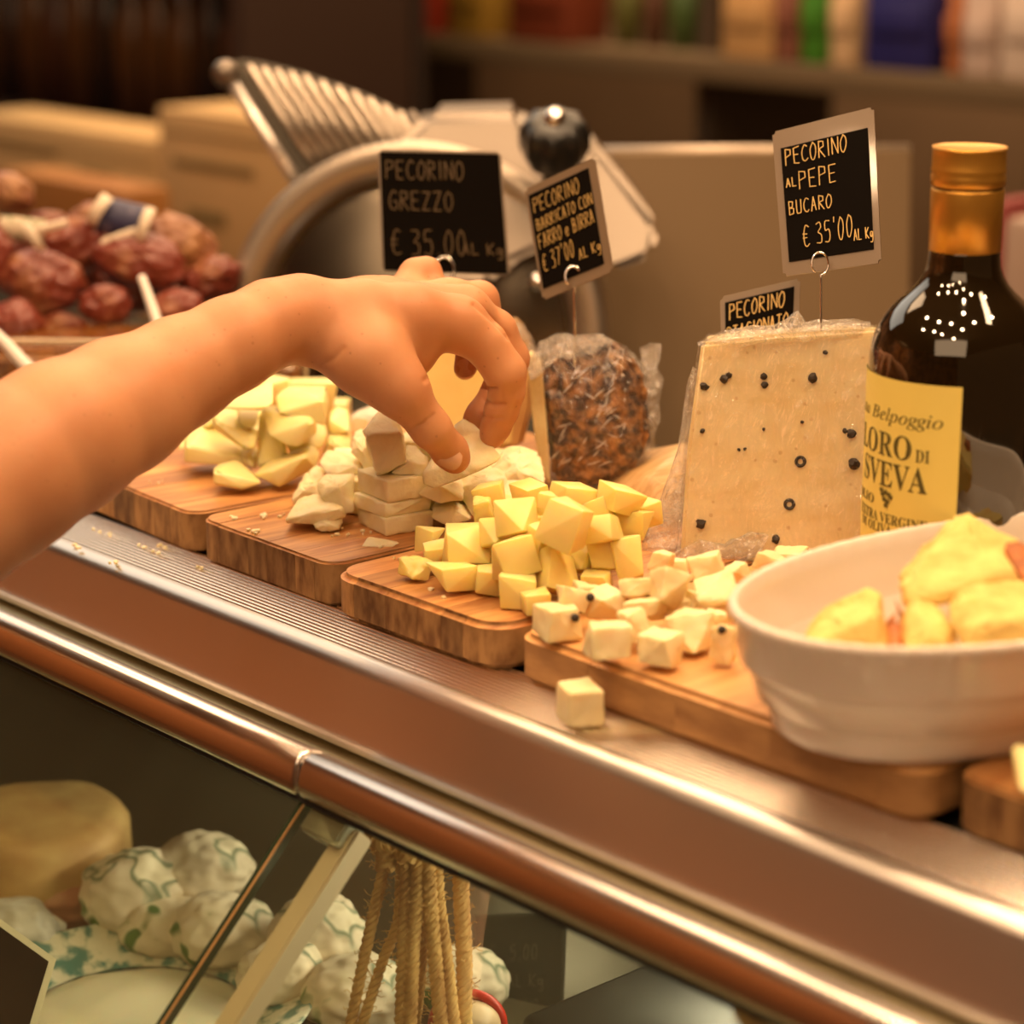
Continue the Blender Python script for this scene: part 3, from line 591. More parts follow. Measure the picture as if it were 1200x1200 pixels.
# ------------------------------------------------------------------ handwriting: a small stroke alphabet
G = {
 'P': [[(0, 0), (.02, 1), (.4, .95), (.42, .6), (.03, .5)]], 'E': [[(.42, 1), (0, .98), (.02, .02), (.42, 0)], [(.02, .52), (.35, .5)]],
 'C': [[(.42, .9), (.2, 1), (0, .6), (.05, .15), (.25, 0), (.45, .12)]], 'O': [[(.22, 1), (0, .6), (.06, .1), (.25, 0), (.45, .4), (.4, .85), (.22, 1)]],
 'R': [[(0, 0), (.02, 1), (.38, .95), (.38, .62), (.03, .52), (.45, 0)]], 'I': [[(.1, 1), (.1, 0)]], 'N': [[(0, 0), (.0, 1), (.46, .02), (.48, 1)]],
 'G': [[(.42, .9), (.2, 1), (0, .6), (.05, .1), (.3, 0), (.42, .15), (.42, .45), (.22, .45)]], 'Z': [[(0, 1), (.42, 1), (0, 0), (.44, 0)]], 'A': [[(0, 0), (.2, 1), (.42, 0)], [(.08, .38), (.34, .38)]],
 'B': [[(.02, 0), (0, 1), (.34, .92), (.3, .56), (.03, .52), (.4, .42), (.38, .06), (.02, 0)]], 'T': [[(0, 1), (.45, 1)], [(.22, 1), (.2, 0)]], 'F': [[(.42, 1), (0, .98), (.02, 0)], [(.02, .52), (.34, .5)]],
 'L': [[(0, 1), (.02, 0), (.4, .02)]], 'K': [[(0, 1), (.02, 0)], [(.42, 1), (.04, .45), (.45, 0)]], 'S': [[(.4, .88), (.2, 1), (.02, .8), (.1, .55), (.36, .42), (.38, .12), (.18, 0), (0, .12)]],
 'U': [[(0, 1), (.03, .1), (.22, 0), (.4, .12), (.42, 1)]], '€': [[(.45, .92), (.25, 1), (.08, .6), (.1, .15), (.28, 0), (.48, .1)], [(0, .6), (.32, .6)], [(0, .42), (.3, .42)]],
 '3': [[(.02, .95), (.3, 1), (.36, .75), (.14, .54), (.4, .4), (.36, .05), (.02, .03)]], '5': [[(.4, 1), (.06, .98), (.05, .55), (.3, .6), (.42, .3), (.28, 0), (.02, .05)]],
 '7': [[(.0, .98), (.42, 1), (.14, 0)]], '0': [[(.2, 1), (.02, .6), (.06, .1), (.24, 0), (.4, .4), (.36, .85), (.2, 1)]], "'": [[(.1, 1.1), (.08, .85)]], 'g': [[(.36, .5), (.1, .58), (.02, .3), (.2, .1), (.36, .5), (.34, -.3), (.05, -.35)]],
 'e': [[(.05, .3), (.34, .35), (.28, .58), (.08, .5), (.02, .2), (.18, 0), (.36, .1)]], '.': [[(.05, .06), (.08, 0)]], ' ': []}
def stroke_text(lines, fr, wd_, seed):
    """lines: (text, u, v, height, advance) on a card frame fr(u,v)->point; flat pen strokes as ribbons"""
    rg = random.Random(seed); V = []; Fc = []
    for txt, u, v, h, adv, rise in lines:
        for ch in txt:
            for st in G.get(ch, []):
                pts = [(u+x*adv*1.5*(1+rg.uniform(-.05, .05)), v+y*h+rg.uniform(-.03, .03)*h) for x, y in st]
                pts = [(p.x, p.y) for p in smoothpath([(a, b, 0) for a, b in pts], 3)] if len(pts) > 2 and ch in 'COGSU3509€eg' else pts
                P3 = [fr(a, b) for a, b in pts]
                for p, q in zip(P3[:-1], P3[1:]):
                    t = (q-p).normalized(); n = len(V); s_ = t.cross(fr.n).normalized()*wd_*.5; V += [p+s_-t*wd_*.3, p-s_-t*wd_*.3, q-s_*rg.uniform(.7, 1)+t*wd_*.3, q+s_*rg.uniform(.7, 1)+t*wd_*.3]; Fc.append((n, n+1, n+2, n+3))
            u += adv*(1 if ch not in "I'. " else .6); v += rise
    return raw(V, Fc)
LAM = mat('laminate_border', (.16, .11, .07), .4, 0, coat=.3)
CARD = mat('black_card', (.004, .0025, .0015), .7, 0, spec=.04)
INK = mat('gold_pen', (.55, .36, .12), .45, .3); INKD = mat('dull_gold_pen', (.10, .058, .02), .5, .2)
def card(label, cor, deps, border, lines, pen, penw, seed, wire, lam=LAM, wire_r=.0009):
    c = [D(x, y, d) for (x, y), d in zip(cor, deps)]   # TL TR BR BL
    t = thing('price_card', D(wire[0][0], wire[0][1], wire[0][2]), label, 'price sign')
    nrm = (c[1]-c[0]).cross(c[3]-c[0]).normalized()
    if nrm.dot(FWD) > 0: nrm = -nrm
    def fr(u, v): return (c[0]*(1-u)+c[1]*u)*v+(c[3]*(1-u)+c[2]*u)*(1-v)+nrm*.0013
    fr.__dict__['n'] = nrm
    def plate(name, q, th, off, m, bv=True, par=None):
        bm = bmesh.new(); a = [bm.verts.new(p+nrm*off) for p in q]; b = [bm.verts.new(p+nrm*(off-th)) for p in q]
        bm.faces.new(a); bm.faces.new(b[::-1])
        for i in range(4): bm.faces.new((a[i], b[i], b[(i+1) % 4], a[(i+1) % 4]))
        ve = [e for e in bm.edges if abs((e.verts[0].co-e.verts[1].co).length-th) < 1e-6]
        if bv: bmesh.ops.bevel(bm, geom=ve, offset=.0018, segments=3, affect='EDGES')
        return link(name, bm2me(bm), m, par or t)
    lamo = plate('laminate', c, .0008, .0002, lam)
    bl, br, bt, bb_ = border
    q = [fr(bl, 1-bt), fr(1-br, 1-bt), fr(1-br, bb_), fr(bl, bb_)]; plate('black_panel', [p-nrm*.0009 for p in q], .0002, 0.0003, CARD, False, lamo)
    link('writing', stroke_text(lines, fr, penw, seed), pen, lamo)
    # wire holder: stem and open loop
    pts = []
    base = D(*wire[0]); lp = D(*wire[1]); r_ = wire[2]
    pts = [base-Vector((0, 0, .015)), base, base+(lp-base)*.5, lp]
    ring = []
    for i in range(16):
        a = math.radians(-90+i*360*.92/15); ring.append(lp+UPV*r_*1.35+RGT*r_*math.cos(a)+UPV*r_*1.35*math.sin(a)+nrm*.002*i/15)
    link('wire_holder', tube_me(smoothpath(pts, 4)[:-1]+ring, wire_r, 8), CHROME, t)
    return t
d1 = dh+.02
card('black price card reading PECORINO GREZZO behind the raised knuckle', [(443, 175), (587, 178), (598, 323), (448, 318)], [d1]*4, (.015, .02, .02, .01),
     [('PECORINO', .06, .76, .15, .085, 0), ('GREZZO', .08, .51, .15, .088, 0), ('€ 35.00', .08, .14, .20, .10, .002), ('AL Kg', .64, .16, .09, .075, 0)], INKD, .0008, 1, ((521, 392, d1), (521, 332, d1-.001), .006))
d2 = db+.01
card('small tilted price card reading PECORINO BARRICATO, stuck in the brown coated cheese', [(615, 222), (697, 184), (719, 318), (636, 352)], [d2+.012, d2-.014, d2-.036, d2-.012], (.04, .10, .07, .09),
     [('PECORINO', .10, .75, .13, .088, .001), ('BARRICATO CON', .10, .59, .10, .066, .002), ('FARRO e BIRRA', .09, .43, .12, .068, .002), ("€ 37'00", .10, .22, .15, .075, .004), ('AL Kg', .60, .20, .09, .07, .002)], INK, .00055, 2, ((674, 400, d2-.018), (673, 336, d2-.022), .0042))
d3 = dw+.03
card('large price card reading PECORINO AL PEPE above the peppered wedge', [(905, 155), (1024, 125), (1033, 308), (918, 324)], [d3+.014, d3-.014, d3-.042, d3-.014], (.075, .065, .13, .09),
     [('PECORINO', .12, .74, .11, .083, .001), ('AL', .11, .59, .06, .06, 0), ('PEPE', .24, .56, .12, .10, .001), ('BUCARO', .12, .40, .09, .075, 0), ("€ 35'00", .24, .17, .14, .085, .003), ('AL Kg', .75, .16, .07, .045, 0)], INK, .0006, 3, ((962, 395, d3-.026), (962, 322, d3-.030), .0042), wire_r=.0006)
d4 = dw+.075
card('low price card reading PECORINO STAGIONATO half hidden behind the peppered wedge', [(844, 348), (938, 326), (934, 420), (846, 442)], [d4+.006, d4-.006, d4-.014, d4-.004], (.06, .07, .09, .09),
     [('PECORINO', .12, .68, .19, .095, .001), ('STAGIONATO', .08, .42, .17, .085, .001)], INK, .0006, 4, ((895, 470, d4), (895, 436, d4), .004))

# ------------------------------------------------------------------ oil bottle
BX = Vector((-.676, .890, BT)); dB = depth(Vector((BX.x, BX.y, 1.3)))
bot = thing('oil_bottle', BX, 'dark round-shouldered oil bottle with a gold cap and yellow label', 'bottle')
def zB(py):
    r = ray(1109, py); t = (Vector((BX.x, BX.y, 0))-CAMP).xy.length/Vector(r.xy).length; return CZ+r.z*t-BT
pxm = (Vector((BX.x, BX.y, 1.3))-CAMP).dot(FWD)/F
GLB = mat('dark_bottle_glass', (.010, .006, .002), .04, 0, coat=1, spec=.7)
prof = [(0, 0), (90, 0), (100, .003), (103, .008)]
pr = [(.0, 0), (98*pxm, 0), (102.5*pxm, .003), (104*pxm, .008), (105*pxm, zB(450))]
for y, r_ in ((432, 104.5), (415, 103.5), (400, 101), (385, 96), (372, 89), (360, 80), (350, 70), (341, 60), (332, 52), (322, 46), (312, 42.5), (300, 41), (270, 40)): pr.append((r_*pxm, zB(y)))
pr.append((0, zB(270)))
link('glass_body', lathe_me(pr, BX, 96, cap=False), GLB, bot)
GOLD = mat('gold_cap', (.62, .32, .055), .34, .75); 
def rib(n, a): return lambda i, th: 1+a*math.sin(th*n)
z0, z1 = zB(293), zB(220)
link('cap_skirt', lathe_me([(39*pxm, z0), (41*pxm, z0+.0004), (41.6*pxm, z1-.001), (41*pxm, z1), (39*pxm, z1+.0003)], BX, 96), GOLD, bot)
link('cap_gap', lathe_me([(39.6*pxm, z1-.001), (39.6*pxm, z1+.003)], BX, 48), BLACKR, bot)
za = zB(217); zt = zB(171)
cp = []
for r_, z in ((40, 0), (42, .0006), (42.3, .005), (41.2, .0062), (42.4, .0075), (41.4, .0085), (41.2, .0155), (41.6, .0165), (42.2, .0185), (41.8, .0205), (40.5, zt-za), (38.5, zt-za-.0004), (0, zt-za-.0006)): cp.append((r_*pxm, za+min(z, zt-za)))
def capmod(i, th): return 1+(.006*math.sin(th*90) if 4 <= i <= 6 else 0)
link('screw_cap', lathe_me(cp, BX, 360, mod=capmod, cap=False), GOLD, bot)
LAB = mat('yellow_label', (.82, .70, .20), .5, 0, col2=(.78, .66, .18), scale=20)
RB = 105.3*pxm; zl0, zl1 = zB(705), zB(431)
camdir = math.atan2(-BX.y, -BX.x); # direction from bottle to camera
def cyl(ang, z, r_=RB): return Vector((BX.x+r_*math.cos(ang), BX.y+r_*math.sin(ang), BT+z))
# angle 0 faces us; positive angle = to our right
def cyr(a, z, r_=RB): return cyl(camdir+a, z, r_)
V = []; Fc = []; n = 40; aL, aR = -1.95, .055
for i in range(n+1):
    a = aL+(aR-aL)*i/n; V += [cyr(a, zl0), cyr(a, zl1)]
Fc = [(2*i, 2*i+2, 2*i+3, 2*i+1) for i in range(n)]
lab = link('label', raw(V, Fc), LAB, bot)
INKG = mat('label_ink', (.10, .085, .02), .6)
def ltext(txt, pyb, hpx, a_end, width=None, mat_=INKG, nm='label_text', shear=0):
    cu = bpy.data.curves.new('t', 'FONT'); cu.body = txt; cu.size = 1; cu.resolution_u = 2; cu.shear = shear
    ob = bpy.data.objects.new('t', cu); COL.objects.link(ob); dg = bpy.context.evaluated_depsgraph_get(); me = bpy.data.meshes.new_from_object(ob.evaluated_get(dg))
    bpy.data.objects.remove(ob); 
    bm = bmesh.new(); bm.from_mesh(me); bpy.data.meshes.remove(me)
    if not bm.verts: return
    xs = [v.co.x for v in bm.verts]; ys = [v.co.y for v in bm.verts]; x0, x1, y1 = min(xs), max(xs), max(.7, max(ys))
    s = hpx*pxm/.7; sx = s if not width else width*RB/(x1-x0)
    zb = zB(pyb)
    bmesh.ops.triangulate(bm, faces=bm.faces)
    long_ = [e for e in bm.edges if abs(e.verts[0].co.x-e.verts[1].co.x)*sx > .004]
    if long_: bmesh.ops.subdivide_edges(bm, edges=long_, cuts=3)
    for v in bm.verts:
        a = a_end-(x1-v.co.x)*sx/RB; v.co = cyr(a, zb+v.co.y*s, RB+.00025)
    link(nm, bm2me(bm), mat_, lab, smooth=False)
SER = {**{chr(65+i): chr(0x1D400+i) for i in range(26)}, **{chr(97+i): chr(0x1D44E+i) for i in range(26)}}; SER['h'] = '\u210E'
S_ = lambda t: ''.join(SER.get(c, c) for c in t)
I_ = lambda t: ''.join((chr(0x1D434+ord(c)-65) if c.isupper() else SER.get(c, c)) for c in t)
try:
    ltext(I_('Tenuta Belpoggio'), 480, 15, -.13, 1.75)
    ltext(S_('LORO'), 520, 28, -.47, .95); ltext(S_('DI'), 520, 15, -.26, .16)
    ltext(S_('SVEVA'), 555, 30, -.27, 1.02)
    ltext(S_('OLIO'), 579, 11, -1.0, .45); ltext(S_('EXTRA VERGINE'), 597, 12, -.25, 1.12); ltext(S_('DI OLIVA'), 609, 11, -.68, .62); ltext(S_('ITALIANO'), 641, 15, -.55, .75)
except Exception as e: print('text', e)
for a0, a1, c_, nm in ((-.98, -.76, (.05, .12, .03), 'green_stripe'), (-.76, -.52, (.7, .65, .5), 'white_stripe'), (-.52, -.27, (.45, .03, .01), 'red_stripe')):
    V = []
    for i in range(7):
        a = a0+(a1-a0)*i/6; zz = zB(618+ (a+.98)*3); V += [cyr(a, zz-.0012, RB+.0003), cyr(a, zz+.0008, RB+.0003)]
    link(nm, raw(V, [(2*i, 2*i+2, 2*i+3, 2*i+1) for i in range(6)]), mat(nm, c_, .5), lab)
V = []; Fc = []   # little olive sprig
for k, (da, dz) in enumerate(((-.05, .001), (0, .0022), (.05, .0015), (-.02, -.0012), (.03, -.002), (-.07, .003), (.075, .0005), (.01, -.004))):
    n0 = len(V)
    for i in range(8): a = i*math.pi/4; V.append(cyr(-.79+da+math.cos(a)*.035, zB(567)+dz+math.sin(a)*.0013, RB+.00035))
    Fc.append(tuple(range(n0, n0+8)))
link('olive_sprig', raw(V, Fc), INKG, lab)

# ------------------------------------------------------------------ white oval bowl and what is in it
bc = Vector((-.5755, .8087, BT)); rz = math.atan2(-.98659811, -.16316917)
bowl = thing('oval_bowl', bc, 'white oval ceramic baking dish with a beaded rim at the right', 'bowl')
PORC = mat('white_porcelain', (.80, .72, .64), .22, 0, coat=.5, sss=.05)
A_, B_ = .1429, .0799
pf = [(0, .0), (.70, 0), (.735, .0015), (.75, .006), (.80, .018), (.90, .0285), (.935, .031), (.945, .033), (.965, .048), (.98, .0495), (1.0, .0515), (1.004, .0535), (.99, .0553), (.965, .0553), (.945, .054), (.93, .047), (.90, .030), (.83, .015), (.70, .0085), (0, .008)]
def bead(i, th): return 1+(.006*math.sin(th*74) if 9 <= i <= 13 else 0)
V = []; Fc = []; n = 444; ca, sa = math.cos(rz), math.sin(rz)
for i, (k, z) in enumerate(pf):
    off = 0
    for j in range(n):
        th = 2*math.pi*j/n; m_ = bead(i, th); sq = lambda v: math.copysign(abs(v)**.93, v)
        x = A_*sq(math.cos(th)); y = B_*sq(math.sin(th)); l = math.hypot(x, y); dd = (1-k*m_)*.078   # wall offset is even all round
        f = max(0, (l-dd*(1 if k > .05 else l/.078)))/l if l else 0
        f = k*m_ if k < .1 else f
        V.append((bc.x+(x*ca-y*sa)*f, bc.y+(x*sa+y*ca)*f, BT+z*1.0))
for i in range(len(pf)-1):
    for j in range(n): l = (j+1) % n; Fc.append((i*n+j, i*n+l, (i+1)*n+l, (i+1)*n+j))
link('dish', raw(V, Fc), PORC, bowl)
o5 = (820, 580); s5 = 2.857; dF = depth(Vector((bc.x, bc.y, BT+.03)))
BR = mat('bread_crumb', (.80, .61, .20), .75, 0, col2=(.72, .40, .10), scale=50, ramp=(.3, .55), bump=.6, bscale=300, bd=.002, sss=.15)
CRS = mat('browned_crust', (.50, .16, .03), .6, 0, col2=(.30, .09, .02), scale=60, bump=.4)
KB = 'bread chunks in the white dish'
def bread(lab, sil, inn, d, t, seed, m=BR): return piece('bread_chunk', lab, sil, inn, 0, m, o5, s5, t, KB, bev=.0025, rough=.0022, seed=seed, d=d, cat='bread', sub=4)
b1 = bread('tallest yellow chunk leaning up at the back of the white dish', [(672, 350), (700, 300), (900, 105), (935, 95), (1060, 170), (1200, 250), (1190, 330), (860, 370), (690, 385)], [(1000, 250), (720, 350)], 1.005, .05, 1)
b2 = bread('broad pale yellow chunk at the right front of the white dish', [(840, 420), (900, 350), (1000, 325), (1200, 330), (1250, 480), (1200, 560), (890, 540)], [(900, 430), (1100, 420)], .955, .04, 2)
b3 = bread('golden yellow chunk in the middle front of the white dish', [(690, 430), (720, 370), (780, 375), (850, 430), (870, 540), (690, 550)], [(780, 450)], .965, .03, 3)
b4 = bread('low yellow chunk at the left inside the white dish', [(350, 510), (440, 410), (560, 355), (612, 335), (630, 480), (640, 560), (360, 540)], [(590, 400), (480, 440)], .985, .035, 4)
b5 = bread('small browned crumb between two chunks in the white dish', [(625, 470), (650, 430), (690, 425), (700, 460), (680, 530), (640, 530)], [], .975, .02, 5, CRS)
piece('crust', None, [(1030, 215), (1060, 170), (1130, 210), (1200, 250), (1200, 330), (1090, 300)], [], 0, CRS, o5, s5, .03, None, bev=.002, rough=.0015, seed=6, d=.985, cat=None)
cr = bpy.data.objects['crust.001'] if 'crust.001' in bpy.data.objects else bpy.data.objects['crust']
cr.parent = b1; cr.matrix_parent_inverse = Matrix.Translation(-b1.location)
bread('yellow chunk lying deep in the far end of the white dish', [(900, 300), (1100, 240), (1400, 260), (1450, 420), (1000, 420)], [], 1.05, .05, 7)
piece('cheese_wedge', 'pale cheese corner at the extreme right edge on the reddish board', [(1190, 885), (1200, 880), (1240, 900), (1240, 950), (1195, 925)], [], .012, CH1, d=.90, t=.02)
# ------------------------------------------------------------------ forearm and hand as one implicit surface
SKIN = mat('skin', (.60, .285, .14), .48, 0, col2=(.52, .22, .10), scale=22, sss=.25, ssr=(.012, .005, .0025), ramp=(.35, .65), bump=.12, bscale=420, bd=.0005, spots=((.36, .14, .06), 130, .07, .55), spec=.35)
class Field:
    def __init__(s, lo, hi, h):
        s.lo = np.array(lo, dtype=np.float32); s.h = h; s.n = tuple(int(math.ceil((hi[i]-lo[i])/h))+1 for i in range(3)); s.f = np.full(s.n, .05, np.float32)
    def sub(s, P, pad):
        P = np.array(P); a = np.maximum(((P.min(0)-pad-s.lo)/s.h).astype(int), 0); b = np.minimum(((P.max(0)+pad-s.lo)/s.h).astype(int)+2, s.n)
        return tuple(slice(a[i], b[i]) for i in range(3))
    def grid(s, sl): return [s.lo[i]+s.h*np.arange(sl[i].start, sl[i].stop, dtype=np.float32).reshape([-1 if k == i else 1 for k in range(3)]) for i in range(3)]
def rcone(g, a, b, r1, r2):
    """distance to a round cone between a and b"""
    ba = np.array(b, np.float64)-np.array(a); l2 = ba@ba; rr = r1-r2; a2 = l2-rr*rr
    px, py, pz = g[0]-a[0], g[1]-a[1], g[2]-a[2]
    if a2 <= 0: return np.sqrt(px*px+py*py+pz*pz)-max(r1, r2)
    il2 = 1/l2; y = px*ba[0]+py*ba[1]+pz*ba[2]; z = y-l2
    qx, qy, qz = px*l2-ba[0]*y, py*l2-ba[1]*y, pz*l2-ba[2]*y
    x2 = qx*qx+qy*qy+qz*qz; y2 = y*y*l2; z2 = z*z*l2; k = np.sign(rr)*rr*rr*x2
    c1 = np.sign(z)*a2*z2 > k; c2 = np.sign(y)*a2*y2 < k
    d3 = (np.sqrt(x2*a2*il2)+y*rr)*il2-r1
    return np.where(c1, np.sqrt(x2+z2)*il2-r2, np.where(c2, np.sqrt(x2+y2)*il2-r1, d3)).astype(np.float32)
def smin(a, b, k):
    h = np.clip(k-np.abs(a-b), 0, None)/k; return np.minimum(a, b)-h*h*k*.25
def nets(f, lo, h):
    s = f < 0; nx, ny, nz = f.shape
    cnt = sum(s[i:nx-1+i, j:ny-1+j, k:nz-1+k].astype(np.int8) for i in (0, 1) for j in (0, 1) for k in (0, 1))
    act = (cnt > 0) & (cnt < 8); I = np.argwhere(act); idx = np.full(act.shape, -1, np.int32); idx[act] = np.arange(len(I))
    acc = np.zeros((len(I), 3)); w_ = np.zeros(len(I)); cs = [(i, j, k) for i in (0, 1) for j in (0, 1) for k in (0, 1)]
    for a in cs:
        for ax in range(3):
            if a[ax]: continue
            b = list(a); b[ax] = 1; fa = f[I[:, 0]+a[0], I[:, 1]+a[1], I[:, 2]+a[2]]; fb = f[I[:, 0]+b[0], I[:, 1]+b[1], I[:, 2]+b[2]]
            m_ = (fa < 0) != (fb < 0); t = np.where(m_, fa/np.where(m_, fa-fb, 1), 0); p = np.tile(np.array(a, float), (len(I), 1)); p[:, ax] += t
            acc[m_] += p[m_]; w_[m_] += 1
    V = (I+acc/w_[:, None])*h+lo; Q = []
    for ax in range(3):
        u, v = (ax+1) % 3, (ax+2) % 3; sl0 = [slice(None)]*3; sl1 = [slice(None)]*3; sl0[ax] = slice(0, -1); sl1[ax] = slice(1, None)
        A = s[tuple(sl0)]; B = s[tuple(sl1)]; E = np.argwhere(A != B); E = E[(E[:, u] > 0) & (E[:, v] > 0) & (E[:, u] < f.shape[u]-1) & (E[:, v] < f.shape[v]-1)]
        du = np.zeros(3, int); du[u] = 1; dv = np.zeros(3, int); dv[v] = 1; g_ = lambda e: idx[e[:, 0], e[:, 1], e[:, 2]]
        q = np.stack([g_(E-du-dv), g_(E-dv), g_(E), g_(E-du)], 1); fl = ~A[E[:, 0], E[:, 1], E[:, 2]]; q[fl] = q[fl][:, ::-1]; Q.append(q)
    return V, np.concatenate(Q)
def J(px, py, d): return np.array(D(px, py, d))
dI = 1.222      # depth of the index knuckle
# joints: pixel of the photograph and true distance, radius in pixels there
def R_(px, d): return px*d/F
arm = [(-300, 745, 1.02, 128), (-160, 655, 1.04, 120), (0, 556, 1.08, 98), (70, 514, 1.10, 90), (140, 476, 1.125, 78), (210, 436, 1.15, 63), (272, 403, 1.165, 54), (318, 379, 1.18, 49), (352, 370, 1.19, 46)]
prims = []  # (a, b, r1, r2, k)
def chain(L, k): return [(J(*a[:3]), J(*b[:3]), R_(a[3], a[2]), R_(b[3], b[2]), k) for a, b in zip(L[:-1], L[1:])]
body = chain(arm, .006)
body += chain([(a[0]+3, a[1]+0, a[2]+.022, a[3]*.86) for a in arm[5:]], .010)       # second forearm bone, away from us: the wrist is broad
palm = []
palm += chain([(352, 371, 1.19, 44), (420, 374, 1.20, 43), (478, 372, 1.21, 37), (538, 378, dI, 30)], .008)
palm += chain([(352, 370, 1.21, 42), (450, 364, 1.235, 35), (545, 362, 1.247, 27)], .010)
palm += chain([(355, 370, 1.225, 38), (440, 360, 1.262, 31), (530, 354, 1.272, 24)], .010)
palm += chain([(360, 372, 1.23, 34), (420, 362, 1.272, 29), (492, 349, 1.29, 20)], .010)
palm += chain([(385, 392, 1.195, 40), (430, 418, 1.188, 41), (462, 447, 1.185, 32)], .012)  # thenar
palm += chain([(440, 400, 1.21, 36), (482, 416, 1.215, 27)], .012)                            # web
palm += chain([(420, 390, 1.25, 34), (470, 385, 1.265, 30)], .012)                              # heel of the hand
fing = {
 'thumb': chain([(440, 422, 1.188, 37), (474, 462, 1.186, 28.5), (505, 502, 1.196, 23), (527, 528, 1.214, 20.5), (533, 537, 1.219, 18.5)], .004),
 'index': chain([(536, 380, dI, 30), (568, 402, dI+.004, 26), (592, 436, dI+.008, 24.5), (594, 458, dI+.014, 21), (588, 480, dI+.02, 20), (581, 500, dI+.026, 17.5), (577, 511, dI+.028, 15)], .0025),
 'middle': chain([(545, 366, 1.25, 27), (580, 388, 1.262, 25), (598, 420, 1.268, 22), (584, 458, 1.268, 19), (563, 486, 1.262, 16.5), (557, 493, 1.262, 15)], .003),
 'ring': chain([(525, 352, 1.275, 24), (562, 352, 1.29, 22.5), (567, 366, 1.292, 19), (552, 405, 1.285, 17), (545, 432, 1.28, 13.5)], .003),
 'little': chain([(470, 345, 1.292, 20), (487, 322, 1.302, 19), (500, 318, 1.305, 16.5), (514, 345, 1.30, 15), (512, 375, 1.295, 13)], .003)}
allp = body+palm+[p for c in fing.values() for p in c]
ends = np.array([p[0]-p[2] for p in allp]+[p[0]+p[2] for p in allp]+[p[1]-p[3] for p in allp]+[p[1]+p[3] for p in allp])
FL = Field(ends.min(0)-.012, ends.max(0)+.012, .00125)
def splat(F_, prs, base=None):
    for a, b, r1, r2, k in prs:
        pad = max(r1, r2)+k+.004; sl = F_.sub([a, b], pad); g = F_.grid(sl); F_.f[sl] = smin(F_.f[sl], rcone(g, a, b, r1, r2), k)
splat(FL, body); splat(FL, palm)
core = FL.f.copy(); res = FL.f.copy()
for nm, c in fing.items():
    F2 = Field(FL.lo, FL.lo+1, FL.h); F2.n = FL.n; F2.f = np.full(FL.n, .05, np.float32); F2.lo = FL.lo
    splat(F2, c)
    P = [p[0] for p in c]+[p[1] for p in c]; sl = FL.sub(P, .045)
    u = smin(core[sl], F2.f[sl], .010 if nm == 'thumb' else .008); res[sl] = smin(res[sl], u, .0008)
V, Q = nets(res, FL.lo.astype(float), FL.h)
# relax once to hide the grid
nV = len(V); e = np.concatenate([Q[:, [0, 1]], Q[:, [1, 2]], Q[:, [2, 3]], Q[:, [3, 0]]])
for it in range(2):
    S = np.zeros_like(V); C = np.zeros(nV); np.add.at(S, e[:, 0], V[e[:, 1]]); np.add.at(C, e[:, 0], 1); np.add.at(S, e[:, 1], V[e[:, 0]]); np.add.at(C, e[:, 1], 1); V = V*.4+S/C[:, None]*.6
# skin creases pressed into the finger joints and thumb
tri = np.cross(V[Q[:, 1]]-V[Q[:, 0]], V[Q[:, 2]]-V[Q[:, 0]]); nr_ = np.zeros_like(V)
for c_ in range(4): np.add.at(nr_, Q[:, c_], tri)
nr_ /= np.linalg.norm(nr_, axis=1)[:, None]+1e-12
rel = V-np.array(CAMP); dep = rel @ np.array(FWD); pxs = 600+F*(rel @ np.array(RGT))/dep; pys = 600-F*(rel @ np.array(UPV))/dep; face = (nr_*rel).sum(1) < 0
for line, dmax, amt, sg_ in (([(559, 449), (568, 455), (581, 455)], 1.27, .0016, 2.2), ([(568, 468), (577, 474), (592, 474)], 1.27, .0012, 2.0), ([(564, 486), (573, 491), (588, 490)], 1.28, .0009, 1.8), ([(484, 503), (497, 496), (508, 486)], 1.23, .0008, 2.0),
    ([(498, 446), (508, 436), (515, 430)], 1.24, .0010, 3), ([(376, 428), (392, 420), (402, 408)], 1.22, .0007, 3), ([(556, 357), (580, 378), (596, 396)], 1.26, .0012, 3), ([(515, 538), (530, 545), (548, 548)], 1.24, .0004, 2)):
    dist = np.full(len(V), 1e9)
    for a, b in zip(line[:-1], line[1:]):
        ab = np.array(b, float)-a; t_ = np.clip(((pxs-a[0])*ab[0]+(pys-a[1])*ab[1])/(ab@ab), 0, 1); dist = np.minimum(dist, np.hypot(pxs-a[0]-ab[0]*t_, pys-a[1]-ab[1]*t_))
    V = V-nr_*(amt*np.exp(-(dist/sg_)**2)*(face & (dep < dmax)))[:, None]
me = raw(V.tolist(), Q.tolist())
person = link('person', me, SKIN)
tag(person, 'bare freckled forearm and hand reaching over the boards, pinching a cheese wedge', 'person')
def nail(c, nrm, axis, w_, l_, label=None):
    nrm = nrm.normalized(); axis = (axis-nrm*axis.dot(nrm)).normalized(); side = nrm.cross(axis); V = []; Fc = []; m_ = 10
    for i in range(m_+1):
        for j in range(m_+1):
            u, v = i/m_*2-1, j/m_*2-1; rr = max(abs(u), abs(v)); l2 = math.hypot(u, v); f = rr/l2*(1-.25)+.25 if l2 else 1
            u2, v2 = u*f, v*f; V.append(c+side*u2*w_+axis*v2*l_-nrm*(w_*.55*u2*u2+l_*.12*v2*v2))
    for i in range(m_):
        for j in range(m_): a = i*(m_+1)+j; Fc.append((a, a+1, a+m_+2, a+m_+1))
    return link('fingernail', raw(V, Fc), mat('fingernail', (.72, .40, .25), .22, 0, coat=.4, sss=.2), person)
tb = Vector(J(527, 531, 1.212)); view = -(tb-CAMP).normalized()
